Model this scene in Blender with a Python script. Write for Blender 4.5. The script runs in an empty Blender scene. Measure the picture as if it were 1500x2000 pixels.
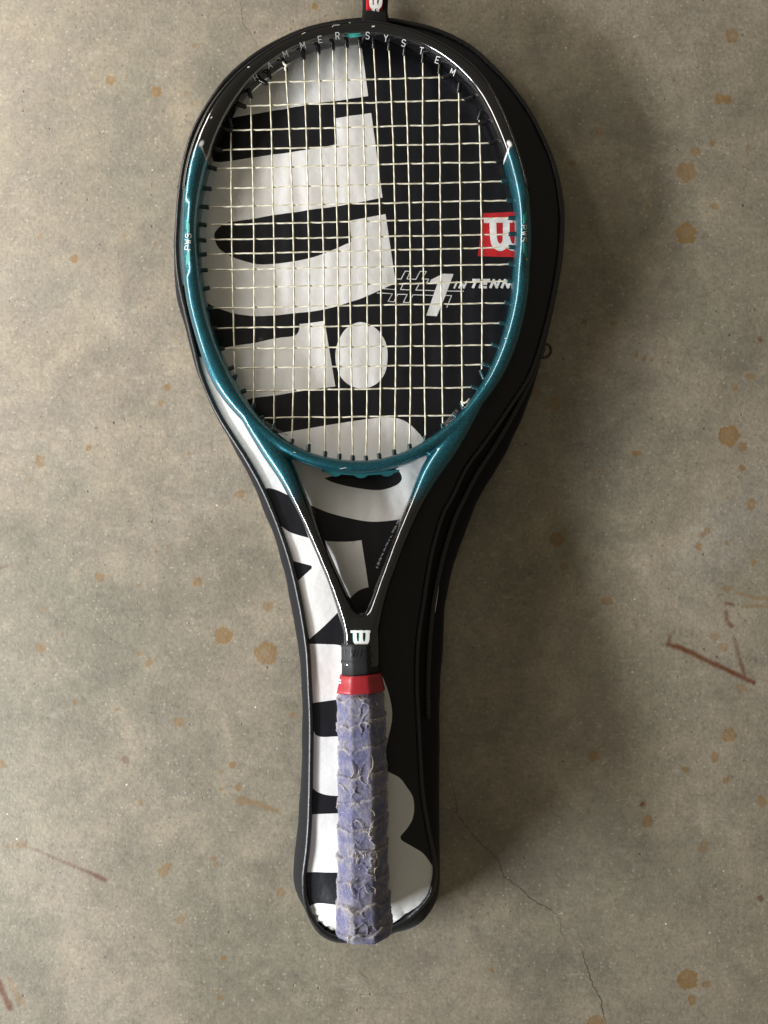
import bpy, bmesh, math, random
import numpy as np
from mathutils import Vector, Matrix, noise
from mathutils.bvhtree import BVHTree
from mathutils.geometry import delaunay_2d_cdt
random.seed(7); rng = np.random.default_rng(7)
C = bpy.context.scene.collection
R = math.radians

# ------------------------------------------------------------------ camera
F = 1503.0; H = 0.631; ZC = 0.054           # focal length in photo pixels, camera height, racket mid height
cd = bpy.data.cameras.new('camera'); cam = bpy.data.objects.new('camera', cd); C.objects.link(cam)
cam.location = (0, 0, H); cd.sensor_fit = 'VERTICAL'; cd.sensor_height = 24; cd.sensor_width = 18
cd.lens = 24 * F / 2000.0; cd.clip_start = 0.02; cd.clip_end = 50
bpy.context.scene.camera = cam
# ------------------------------------------------------------------ world + lamps
w = bpy.data.worlds.new('World'); bpy.context.scene.world = w; w.use_nodes = True
bg = w.node_tree.nodes['Background']; bg.inputs[0].default_value = (0.98, 0.88, 0.66, 1); bg.inputs[1].default_value = 0.20
def area(name, az, el, dist, sx, sy, energy, col, target=(0, 0, 0.03)):
    l = bpy.data.lights.new(name, 'AREA'); l.shape = 'RECTANGLE'; l.size = sx; l.size_y = sy
    l.energy = energy; l.color = col
    o = bpy.data.objects.new(name, l); C.objects.link(o)
    d = Vector((math.cos(R(az)) * math.cos(R(el)), math.sin(R(az)) * math.cos(R(el)), math.sin(R(el))))
    o.location = Vector(target) + d * dist
    o.rotation_euler = d.to_track_quat('Z', 'Y').to_euler()
    return o
area('daylight_gap', 203, 20.3, 1.9, 1.1, 0.145, 76, (0.95, 0.98, 1.0))
area('garage_door_light', 148, 22, 1.0, 0.85, 0.16, 10.5, (1.0, 0.94, 0.87))
sc = bpy.context.scene
sc.view_settings.view_transform = 'Standard'; sc.view_settings.look = 'None'
sc.view_settings.exposure = 0.0; sc.view_settings.gamma = 1.0

# ------------------------------------------------------------------ helpers
ZT, ZB = 0.026, 0.073                        # racket mid height at the tip and at the butt: it lies on a cover that thickens towards the handle
def zr(py): return ZT + (ZB - ZT) * (py - 45) / 1790.0
def zpan(py):                                # height of the cover's top panel, just under the racket
    t = min(max((py - 1240) / 110, 0), 1); return zr(py) - 0.0119 - 0.0045 * t * t * (3 - 2 * t)
_py = np.linspace(-60, 2060, 400); _wy = -(_py - 1000) * (H - (ZT + (ZB - ZT) * (_py - 45) / 1790.0)) / F
def py_of(y): return np.interp(-np.asarray(y), -_wy, _py)    # world y on the racket plane -> photo row
def W(px, py, z=None):
    if z is None: z = zr(py)
    s = (H - z) / F
    return Vector(((px - 750) * s, -(py - 1000) * s, z))
def mesh_obj(name, verts, faces, mats=(), parent=None, smooth=True, midx=None):
    me = bpy.data.meshes.new(name); me.from_pydata([tuple(v) for v in verts], [], faces)
    for m in mats: me.materials.append(m)
    if midx is not None: me.polygons.foreach_set('material_index', midx)
    me.polygons.foreach_set('use_smooth', [smooth] * len(me.polygons))
    me.update()
    o = bpy.data.objects.new(name, me); C.objects.link(o)
    if parent: o.parent = parent
    return o
def thing(name, loc, label, cat):
    o = bpy.data.objects.new(name, None); C.objects.link(o); o.location = loc
    o.empty_display_size = 0.02; o['label'] = label; o['category'] = cat
    return o
def adopt(o, root):
    o.parent = root; o.matrix_parent_inverse = Matrix.Translation(root.location).inverted()
def catmull(pts, n=6, closed=False):
    P = [Vector(p[:2]) for p in pts]; out = []
    N = len(P)
    rngi = range(N) if closed else range(N - 1)
    for i in rngi:
        p1, p2 = P[i], P[(i + 1) % N]
        p0 = P[(i - 1) % N] if (closed or i > 0) else p1 + (p1 - p2)
        p3 = P[(i + 2) % N] if (closed or i < N - 2) else p2 + (p2 - p1)
        for k in range(n):
            t = k / n
            out.append(0.5 * ((2 * p1) + (p2 - p0) * t + (2 * p0 - 5 * p1 + 4 * p2 - p3) * t * t + (3 * p1 - p0 - 3 * p2 + p3) * t ** 3))
    if not closed: out.append(P[-1])
    return out
def smooth_poly(pts, n=4):
    """closed polygon; points with a third element are sharp corners, the rest are curved through"""
    cs = [i for i, p in enumerate(pts) if len(p) > 2]
    if not cs: return catmull(pts, n, True)
    out = []; N = len(pts)
    for a, b in zip(cs, cs[1:] + [cs[0] + N]):
        run = [pts[i % N] for i in range(a, b + 1)]
        if len(run) == 2: out.append(Vector(run[0][:2])); continue
        out += catmull(run, n)[:-1]
    return out
def resample(P, n):
    P = np.array([tuple(p) for p in P], float); d = np.r_[0, np.cumsum(np.linalg.norm(np.diff(P, axis=0), axis=1))]
    t = np.linspace(0, d[-1], n)
    return np.stack([np.interp(t, d, P[:, k]) for k in range(P.shape[1])], 1)
def sweep(path, secs, closed=False, uvs=False, cap=True):
    """path: list of (Vector centre, tangent); secs: per station list of (side, up) offsets"""
    n = len(path); k = len(secs[0]); vs = []; fs = []
    for (c, t), s in zip(path, secs):
        t = t.normalized(); side = Vector((0, 0, 1)).cross(t); side = side.normalized() if side.length > 1e-6 else Vector((1, 0, 0))
        up = t.cross(side)
        for a, b in s: vs.append(c + side * a + up * b)
    for i in range(n if closed else n - 1):
        j = (i + 1) % n
        for q in range(k):
            r = (q + 1) % k
            fs.append((i * k + q, i * k + r, j * k + r, j * k + q))
    if cap and not closed:
        fs.append(tuple(range(k - 1, -1, -1))); fs.append(tuple((n - 1) * k + q for q in range(k)))
    return vs, fs
def path_of(pts, closed=False):
    n = len(pts); out = []
    for i in range(n):
        a = pts[(i - 1) % n] if (closed or i > 0) else pts[i]
        b = pts[(i + 1) % n] if (closed or i < n - 1) else pts[i]
        out.append((pts[i], (b - a)))
    return out
def sup(a, b, n=20, e=2.4):
    out = []
    for i in range(n):
        t = 2 * math.pi * i / n; c, s = math.cos(t), math.sin(t)
        out.append((a * math.copysign(abs(c) ** (2 / e), c), b * math.copysign(abs(s) ** (2 / e), s)))
    return out
def tube(name, pts, r, mat, parent=None, n=8, closed=False):
    vs, fs = sweep(path_of(pts, closed), [sup(r, r, n, 2)] * len(pts), closed)
    return mesh_obj(name, vs, fs, [mat], parent)
def fnoise(x, y, s, o=0.0, oct=4):
    return noise.fractal(Vector((x * s + o, y * s - o, o * 1.7)), 1.0, 2.0, oct)
def inside(poly, x, y):
    """vectorised even-odd test, poly = (n,2) array, x,y arrays"""
    px, py = poly[:, 0], poly[:, 1]; qx, qy = np.roll(px, -1), np.roll(py, -1)
    res = np.zeros(x.shape, bool)
    for a, b, c, d in zip(px, py, qx, qy):
        if b == d: continue
        m = ((b > y) != (d > y)) & (x < (c - a) * (y - b) / (d - b) + a)
        res ^= m
    return res

# ------------------------------------------------------------------ materials
def mat(name, col=(0.5, 0.5, 0.5), rough=0.5, metal=0.0, coat=0.0, spec=0.5):
    m = bpy.data.materials.new(name); m.use_nodes = True
    b = m.node_tree.nodes['Principled BSDF']
    b.inputs['Base Color'].default_value = (*col, 1); b.inputs['Roughness'].default_value = rough
    b.inputs['Metallic'].default_value = metal; b.inputs['Coat Weight'].default_value = coat
    b.inputs['Coat Roughness'].default_value = 0.08; b.inputs['Specular IOR Level'].default_value = spec
    return m
def nd(m, t, **kw):
    n = m.node_tree.nodes.new(t)
    for k, v in kw.items():
        if k in n.inputs.keys(): n.inputs[k].default_value = v
        else: setattr(n, k, v)
    return n
def lk(m, a, b): m.node_tree.links.new(a, b)
def bsdf(m): return m.node_tree.nodes['Principled BSDF']
def ramp(m, fac, stops):
    r = nd(m, 'ShaderNodeValToRGB'); e = r.color_ramp.elements
    e[0].position, e[0].color = stops[0][0], (*stops[0][1], 1); e[1].position, e[1].color = stops[-1][0], (*stops[-1][1], 1)
    for p, c in stops[1:-1]:
        q = e.new(p); q.color = (*c, 1)
    lk(m, fac, r.inputs['Fac']); return r.outputs['Color']
def geo_co(m):
    return nd(m, 'ShaderNodeNewGeometry').outputs['Position']
def ntex(m, co, scale, detail=4, rough=0.55, dist=0.0):
    n = nd(m, 'ShaderNodeTexNoise', Scale=scale, Detail=detail, Roughness=rough, Distortion=dist); lk(m, co, n.inputs['Vector']); return n.outputs['Fac']
def bump(m, h, strength=0.3, dist=0.001, normal=None):
    b = nd(m, 'ShaderNodeBump', Strength=strength, Distance=dist); lk(m, h, b.inputs['Height'])
    if normal: lk(m, normal, b.inputs['Normal'])
    return b.outputs['Normal']
def mixc(m, fac, a, b, mode='MIX'):
    x = nd(m, 'ShaderNodeMix', data_type='RGBA', blend_type=mode)
    for s, i in ((fac, 0), (a, 6), (b, 7)):
        if hasattr(s, 'links'): lk(m, s, x.inputs[i])
        elif i == 0: x.inputs[0].default_value = s
        else: x.inputs[i].default_value = (*s, 1)
    return x.outputs[2]
def math_(m, op, a, b=None, clamp=False):
    x = nd(m, 'ShaderNodeMath', operation=op, use_clamp=clamp)
    for i, s in enumerate((a, b)):
        if s is None: continue
        if hasattr(s, 'links'): lk(m, s, x.inputs[i])
        else: x.inputs[i].default_value = s
    return x.outputs[0]

def vinyl(name, col, rough, bumpy=0.25):
    m = mat(name, col, rough, spec=0.3); co = geo_co(m)
    n1 = ntex(m, co, 45, 3); n2 = ntex(m, co, 900, 2)
    h = math_(m, 'ADD', n1, math_(m, 'MULTIPLY', n2, 0.06))
    lk(m, bump(m, h, bumpy, 0.004), bsdf(m).inputs['Normal'])
    dirt = ramp(m, ntex(m, co, 60, 6, 0.65), [(0.3, tuple(c * 0.95 for c in col)), (0.6, col)])
    lk(m, dirt, bsdf(m).inputs['Base Color'])
    return m
M_white = vinyl('white_print', (0.745, 0.745, 0.75), 0.42)
M_black = vinyl('black_vinyl', (0.0095, 0.010, 0.0135), 0.38)
M_redp = vinyl('red_print', (0.52, 0.022, 0.028), 0.4)
def fabric(name, col, rough=0.8, scale=1400):
    m = mat(name, col, rough, spec=0.12); co = geo_co(m)
    b = bsdf(m); b.inputs['Sheen Weight'].default_value = 0.06; b.inputs['Sheen Roughness'].default_value = 0.4
    wv = ntex(m, co, scale, 2, 0.6); big = ntex(m, co, 30, 3)
    lk(m, bump(m, math_(m, 'ADD', math_(m, 'MULTIPLY', wv, 0.08), big), 0.35, 0.003), b.inputs['Normal'])
    c = ramp(m, wv, [(0.3, tuple(x * 0.7 for x in col)), (0.7, tuple(x * 1.25 for x in col))])
    lk(m, c, b.inputs['Base Color'])
    return m
M_nylon = fabric('black_nylon', (0.0085, 0.0085, 0.0105))
M_web = fabric('black_webbing', (0.012, 0.012, 0.013), 0.85, 900)
M_pipe = mat('glossy_piping', (0.008, 0.008, 0.009), 0.36)
M_zip = mat('zip_black', (0.010, 0.010, 0.010), 0.35)
M_pull = mat('zip_pull_metal', (0.05, 0.045, 0.035), 0.4, 0.6)
M_guard = mat('bumper_plastic', (0.008, 0.008, 0.009), 0.13, coat=0.4)
M_grom = mat('grommet_dark', (0.004, 0.028, 0.034), 0.28)
M_gromb = mat('grommet_black', (0.006, 0.006, 0.007), 0.25)
M_ink = mat('pale_lettering', (0.48, 0.49, 0.48), 0.45)
M_inkt = mat('teal_lettering', (0.03, 0.28, 0.25), 0.4)
M_inkw = mat('white_paint', (0.82, 0.82, 0.82), 0.35)
M_chip = mat('paint_chip', (0.5, 0.45, 0.4), 0.6)
M_smallprint = mat('small_grey_lettering', (0.10, 0.10, 0.10), 0.55)
M_collar = mat('rubber_collar', (0.009, 0.0095, 0.011), 0.6, spec=0.35)
M_tape = mat('red_tape', (0.29, 0.014, 0.022), 0.36)
co = geo_co(M_tape); lk(M_tape, bump(M_tape, ntex(M_tape, co, 250, 3), 0.2, 0.001), bsdf(M_tape).inputs['Normal'])
M_strip = mat('teal_plastic_strip', (0.012, 0.10, 0.115), 0.3)
co = geo_co(M_pipe); lk(M_pipe, bump(M_pipe, ntex(M_pipe, co, 160, 2), 0.25, 0.002), bsdf(M_pipe).inputs['Normal'])

# frame paint: colour comes from the painted bands stored on the mesh
M_frame = mat('frame_paint', (0, 0.2, 0.25), 0.25, 0.0, 0.8)
a = nd(M_frame, 'ShaderNodeVertexColor', layer_name='paint'); sep = nd(M_frame, 'ShaderNodeSeparateColor')
lk(M_frame, a.outputs['Color'], sep.inputs[0]); co = geo_co(M_frame)
fl = ntex(M_frame, co, 2600, 1); flr = ramp(M_frame, fl, [(0.40, (0.0, 0.034, 0.050)), (0.55, (0.002, 0.070, 0.100)), (0.70, (0.018, 0.27, 0.35))])
c1 = mixc(M_frame, sep.outputs[0], (0.005, 0.005, 0.006), flr)
c2 = mixc(M_frame, sep.outputs[1], c1, (0.85, 0.85, 0.85))
c3 = mixc(M_frame, sep.outputs[2], c2, (0.002, 0.02, 0.03))
lk(M_frame, c3, bsdf(M_frame).inputs['Base Color'])
lk(M_frame, math_(M_frame, 'MULTIPLY', sep.outputs[0], 0.62), bsdf(M_frame).inputs['Metallic'])
lk(M_frame, math_(M_frame, 'ADD', 0.12, math_(M_frame, 'MULTIPLY', sep.outputs[0], 0.26)), bsdf(M_frame).inputs['Roughness'])
scr = ntex(M_frame, co, 60, 6, 0.7)
lk(M_frame, ramp(M_frame, scr, [(0.35, (0.03,) * 3), (0.75, (0.10,) * 3)]), bsdf(M_frame).inputs['Coat Roughness'])

# string: twisted filaments, stripes follow the uv
M_str = mat('string_twisted', (0.7, 0.66, 0.5), 0.5, spec=0.3)
uv = nd(M_str, 'ShaderNodeUVMap'); sx = nd(M_str, 'ShaderNodeSeparateXYZ'); lk(M_str, uv.outputs[0], sx.inputs[0])
ph = math_(M_str, 'ADD', math_(M_str, 'MULTIPLY', sx.outputs[0], 2 * math.pi / 0.0105), math_(M_str, 'MULTIPLY', sx.outputs[1], 2 * math.pi))
co = geo_co(M_str); ph = math_(M_str, 'ADD', ph, math_(M_str, 'MULTIPLY', ntex(M_str, co, 90, 2), 5.0))
sn = math_(M_str, 'ADD', math_(M_str, 'MULTIPLY', math_(M_str, 'SINE', ph), 0.5), 0.5)
c1 = ramp(M_str, sn, [(0.1, (0.50, 0.465, 0.35)), (0.5, (0.61, 0.58, 0.46)), (0.85, (0.70, 0.68, 0.58))])
c2 = mixc(M_str, math_(M_str, 'MULTIPLY', ramp(M_str, ntex(M_str, co, 220, 3), [(0.5, (0, 0, 0)), (0.75, (1, 1, 1))]), 0.35), c1, (0.42, 0.30, 0.16))
lk(M_str, c2, bsdf(M_str).inputs['Base Color'])
lk(M_str, bump(M_str, sn, 0.35, 0.0004), bsdf(M_str).inputs['Normal'])
M_thread = mat('frayed_thread', (0.42, 0.37, 0.29), 0.8)
M_fuzz = mat('lavender_fibre', (0.22, 0.21, 0.31), 0.9)
M_knot = mat('string_knot', (0.80, 0.74, 0.60), 0.4)

# worn cloth grip
M_grip = mat('worn_cloth_grip', (0.2, 0.2, 0.4), 0.95, spec=0.2)
co = geo_co(M_grip); b = bsdf(M_grip); b.inputs['Sheen Weight'].default_value = 0.3
at = nd(M_grip, 'ShaderNodeVertexColor', layer_name='wear'); sep = nd(M_grip, 'ShaderNodeSeparateColor'); lk(M_grip, at.outputs['Color'], sep.inputs[0])
n1 = ntex(M_grip, co, 110, 6, 0.6, 0.6)
mp = nd(M_grip, 'ShaderNodeMapping'); mp.inputs['Scale'].default_value = (2600, 500, 1500); mp.inputs['Rotation'].default_value = (0, 0, 0.5); lk(M_grip, co, mp.inputs[0])
n2 = ntex(M_grip, mp.outputs[0], 1.0, 3, 0.7)
c1 = ramp(M_grip, n1, [(0.32, (0.095, 0.093, 0.175)), (0.46, (0.145, 0.142, 0.235)), (0.58, (0.205, 0.198, 0.25)), (0.74, (0.31, 0.29, 0.29))])
c1 = mixc(M_grip, math_(M_grip, 'MULTIPLY', sep.outputs[2], 0.75), c1, mixc(M_grip, n1, (0.075, 0.08, 0.20), (0.135, 0.14, 0.30)))
c2 = mixc(M_grip, math_(M_grip, 'MULTIPLY', sep.outputs[0], ramp(M_grip, n2, [(0.35, (0.25,) * 3), (0.65, (1,) * 3)])), c1, (0.42, 0.39, 0.37))
c3 = mixc(M_grip, math_(M_grip, 'MULTIPLY', sep.outputs[1], 0.8), c2, (0.10, 0.085, 0.11))
c4 = mixc(M_grip, 1.0, c3, ramp(M_grip, n2, [(0.3, (0.60,) * 3), (0.7, (0.98,) * 3)]), 'MULTIPLY')
lk(M_grip, c4, b.inputs['Base Color'])
lk(M_grip, bump(M_grip, math_(M_grip, 'ADD', math_(M_grip, 'MULTIPLY', n2, 0.15), n1), 0.45, 0.0011), b.inputs['Normal'])

# ------------------------------------------------------------------ floor
STAINS = [  # photo x, y, radius, strength, kind (0 tan, 1 rust, 2 grey)
(215,157,9,.9,0),(305,179,11,.9,0),(380,90,4,.5,0),(363,184,4,.6,0),(375,202,4,.6,0),(145,506,8,1,0),(77,463,5,.3,0),(304,476,3.5,.5,0),(245,460,3.5,.5,0),(615,13,6,.8,0),
(327,756,6.5,.8,0),(314,788,5.5,.6,0),(173,875,6,.8,0),(78,901,11,.6,0),(60,937,4,.6,0),(469,965,9,.7,0),(195,1127,9,.6,0),(385,1137,8.5,.7,0),(269,1143,3.5,.5,0),(523,1184,10,.5,0),
(436,1242,17,.85,0),(519,1276,22,.9,0),(79,1265,9,.6,0),(273,1276,5,.6,0),(291,1295,7,.6,0),(311,1283,3,.4,0),(105,1297,4,.5,0),(89,1190,4.5,.5,0),(121,1239,3.5,.4,0),(243,960,3,.4,0),
(305,1078,4,.5,0),(327,1068,3,.5,0),(369,886,4,.4,0),(146,1371,5.5,.6,0),(228,1386,4,.4,0),(572,1396,6,.8,0),(567,1348,3,.5,0),(510,1229,3,.5,0),(494,1180,3,.4,0),(350,1410,10,.7,0),
(245,1484,8,.4,1),(3,1493,9,.7,0),(275,1567,6,.5,0),(454,1494,7,.9,0),(466,1538,6,.9,0),(432,1507,4,.7,0),(432,1542,4,.7,0),(321,1699,11,.65,0),(330,1690,6,.6,0),(416,1676,5,.6,0),(421,1688,4,.6,0),
(549,1743,8.5,.8,0),(352,1796,9,.35,0),(437,1871,6,.8,0),(425,1933,4,.5,0),(430,1949,5,.7,0),(187,836,2.5,.8,1),
(1430,70,13,.8,0),(1405,193,10,.8,0),(1421,195,9,.8,0),(1358,296,9,.8,0),(1392,280,5.5,.7,0),(1460,288,5,.5,0),(1340,336,19,.75,0),(1395,402,7,.6,0),(1340,456,20,.9,0),(1168,256,9,.35,0),
(1176,239,4,.5,0),(1118,319,6,.5,0),(1155,438,7,.5,0),(1213,426,4,.5,0),(1265,405,5,.5,0),(1142,628,4,.7,1),(1199,632,6,.6,0),(1243,694,4,.7,0),(1258,700,4.5,.7,0),(1273,703,3,.7,0),
(1465,735,7,.7,0),(1436,758,5,.7,0),(1485,663,5,.7,1),(1114,84,3,.4,0),(1111,133,3,.5,0),(1311,65,3.5,.5,0),(1461,488,3,.5,0),(1083,788,13,.5,0),(1046,768,9,.4,0),(1424,851,20,.8,0),
(1450,872,9,.8,0),(1449,914,6.5,.8,0),(1467,984,10,.7,0),(1240,886,6,.8,0),(1247,885,5,.8,0),(1087,1053,14,.85,0),(1103,1106,8,.6,0),(1144,1091,4.5,.7,0),(1186,1174,10,.6,0),(1365,1068,7,.8,0),
(1372,1045,6,.6,0),(1382,1036,6,.6,0),(1472,1099,6,.7,0),(1422,972,3.5,.5,0),(1177,919,3.5,.5,0),(1419,1060,4,.6,0),(1448,1344,9,.35,0),(1412,1264,9,.4,0),(1396,1244,8,.4,0),(1020,836,5,.5,0),
(1128,1161,3,.5,0),(1357,1120,3,.5,0),(1159,1476,10,.7,0),(1265,1604,11,.7,0),(1425,1436,14,.85,0),(1396,1479,9,.6,0),(1338,1503,6,.7,0),(1417,1525,6,.7,0),(1423,1517,3,.7,0),(1488,1565,10,.7,0),
(1375,1654,11,.55,0),(1255,1571,4.5,1,1),(1343,1913,20,.8,0),(1379,1923,8,.7,0),(1352,1953,9,.7,0),(1485,1754,6,.8,1),(927,1814,8,.5,2),(961,1895,5,.6,0),(992,1943,4,.5,0),(1158,1941,8,.5,2),
(1162,1995,14,.7,0),(947,1745,4,.5,2),(1191,1738,5,.5,2),(1230,1544,4,.5,0),(1428,1222,4,.7,1),(1456,1213,3,.6,1),(1420,1150,6,.4,0)]
SMEARS = [  # polyline, half width start, end, strength start, end, kind
([(48,1651),(90,1668),(130,1686),(170,1702),(204,1718)],3,5,.35,.85,1),([(10,1652),(48,1650)],6,9,.3,.5,0),
([(-8,1900),(4,1935),(18,1967)],5,8,1,.9,1),([(13,1907),(28,1935),(42,1957)],4,8,.35,.6,0),([(-5,1112),(8,1108),(17,1104)],3,2,.7,.5,1),
([(470,1563),(505,1570),(540,1583)],9,4,.6,.6,0),([(312,1184),(345,1196),(390,1205)],3,4,.3,.5,2),
([(1306,1259),(1330,1265),(1375,1287),(1420,1308),(1450,1323),(1472,1333)],6,5,1,1,1),([(1308,1240),(1306,1260)],5,4,.3,.9,1),
([(1434,1246),(1440,1270),(1448,1298),(1455,1322)],4,3.5,.45,.85,1),([(1418,1178),(1434,1182)],3.5,2.5,.9,.8,1),([(1418,1196),(1420,1212),(1429,1223)],5,4.5,.7,.7,1),
([(1403,1163),(1412,1162)],2.5,2,.7,.5,1),([(1412,1150),(1430,1148)],6,5,.35,.3,0),([(1440,1158),(1470,1166),(1505,1172)],4,5,.4,.5,0),([(1450,1184),(1475,1183),(1505,1185)],4,4,.4,.5,0),
([(1326,752),(1300,880)],1.2,1.0,.5,.4,2),([(1358,600),(1326,752)],1.0,1.2,.3,.5,2)]
def build_floor():
    fs = H / F
    x0, x1, y0, y1, st = -0.345, 0.345, -0.45, 0.45, 0.00115
    nx, ny = int((x1 - x0) / st) + 1, int((y1 - y0) / st) + 1
    xs = np.linspace(x0, x1, nx); ys = np.linspace(y0, y1, ny)
    X, Y = np.meshgrid(xs, ys); PX = X / fs + 750; PY = 1000 - Y / fs
    def vn(scale, seed, oct=3):   # cheap value noise on the pixel grid
        r = np.random.default_rng(seed); out = np.zeros_like(PX); amp = 1; tot = 0
        for o in range(oct):
            g = r.random((int(2200 / scale) + 6, int(1800 / scale) + 6))
            u = (PX + 100) / scale; v = (PY + 100) / scale
            iu = np.clip(u.astype(int), 0, g.shape[1] - 2); iv = np.clip(v.astype(int), 0, g.shape[0] - 2)
            fu = u - iu; fv = v - iv; fu = fu * fu * (3 - 2 * fu); fv = fv * fv * (3 - 2 * fv)
            out += amp * ((g[iv, iu] * (1 - fu) + g[iv, iu + 1] * fu) * (1 - fv) + (g[iv + 1, iu] * (1 - fu) + g[iv + 1, iu + 1] * fu) * fv)
            tot += amp; amp *= 0.55; scale /= 2
        return out / tot
    masks = np.zeros((3,) + PX.shape)
    nz = vn(14, 3, 3) - 0.5; nz2 = vn(40, 4, 3)
    for i, (cx, cy, r, s, k) in enumerate(STAINS):
        m = (abs(PX - cx) < r * 2) & (abs(PY - cy) < r * 2)
        if not m.any(): continue
        dx, dy = PX[m] - cx, PY[m] - cy; th = np.arctan2(dy, dx); d = np.hypot(dx, dy)
        q = np.random.default_rng(i); rr = r * (1 + 0.05 * np.sin(3 * th + q.random() * 6) + 0.06 * np.sin(5 * th + q.random() * 6) + 0.13 * np.sin(2 * th + q.random() * 6) * (s < .75) + (0.05 if r > 9 else 0.01) * np.sin((11 + i % 7) * th + q.random() * 6) + 0.22 * nz[m])
        v = np.clip((rr - d) / 1.6 + 0.5, 0, 1)
        ring = (0.72 if r > 7 and i % 3 == 0 else 0.86) + 0.30 * np.clip(d / r, 0, 1) ** 4 - (0.5 * np.clip(1 - d / (r * 0.3), 0, 1) if i % 4 == 1 and r > 6 else 0)
        v = v * (0.25 + 0.75 * s) * ring * (0.85 + 0.3 * nz2[m])
        masks[k][m] = np.maximum(masks[k][m], v)
    nb = vn(22, 9, 4)
    for pl, w0, w1, s0, s1, k in SMEARS:
        P = resample(pl, 40)
        for j, (cx, cy) in enumerate(P):
            t = j / 39; r = w0 + (w1 - w0) * t; s = s0 + (s1 - s0) * t
            m = (abs(PX - cx) < r * 2.5) & (abs(PY - cy) < r * 2.5)
            if not m.any(): continue
            d = np.hypot(PX[m] - cx, PY[m] - cy); rr = r * (0.75 + 0.9 * (nz[m] + 0.25))
            v = np.clip((rr - d) / (0.9 * r) + 0.35, 0, 1) * s * (0.85 + 0.4 * nb[m])
            masks[k][m] = np.maximum(masks[k][m], v)
    co = np.zeros((ny * nx, 3)); co[:, 0] = X.ravel(); co[:, 1] = Y.ravel()
    idx = np.arange(ny * nx).reshape(ny, nx)
    q = np.stack([idx[:-1, :-1], idx[:-1, 1:], idx[1:, 1:], idx[1:, :-1]], -1).reshape(-1, 4)
    # far apron round the detailed sheet
    B = 4.0; n0 = len(co)
    ring_in = [idx[0, 0], idx[0, -1], idx[-1, -1], idx[-1, 0]]
    co = np.vstack([co, [(-B, -B, 0), (B, -B, 0), (B, B, 0), (-B, B, 0)]])
    faces_extra = []
    edges = [list(idx[0, :]), list(idx[:, -1]), list(idx[-1, ::-1]), list(idx[::-1, 0])]
    for e in range(4):
        faces_extra.append([n0 + e, n0 + (e + 1) % 4] + edges[e][::-1])
    me = bpy.data.meshes.new('floor')
    nq = len(q); ne = sum(len(f) for f in faces_extra)
    me.vertices.add(len(co)); me.vertices.foreach_set('co', co.ravel())
    me.loops.add(nq * 4 + ne); me.loops.foreach_set('vertex_index', np.concatenate([q.ravel()] + [np.array(f) for f in faces_extra]).astype(np.int32))
    me.polygons.add(nq + 4)
    ls = list(range(0, nq * 4, 4)); c = nq * 4
    for f in faces_extra: ls.append(c); c += len(f)
    me.polygons.foreach_set('loop_start', np.array(ls, np.int32))
    me.update(calc_edges=True); me.validate()
    ca = me.color_attributes.new('stain', 'FLOAT_COLOR', 'POINT')
    col = np.zeros((len(co), 4)); col[:, 3] = 1
    for k in range(3): col[:n0, k] = masks[k].ravel()
    ca.data.foreach_set('color', col.ravel())
    o = bpy.data.objects.new('floor', me); C.objects.link(o); o['kind'] = 'structure'
    return o
M_floor = mat('concrete', (0.3, 0.27, 0.22), 0.6, spec=0.5)
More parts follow.
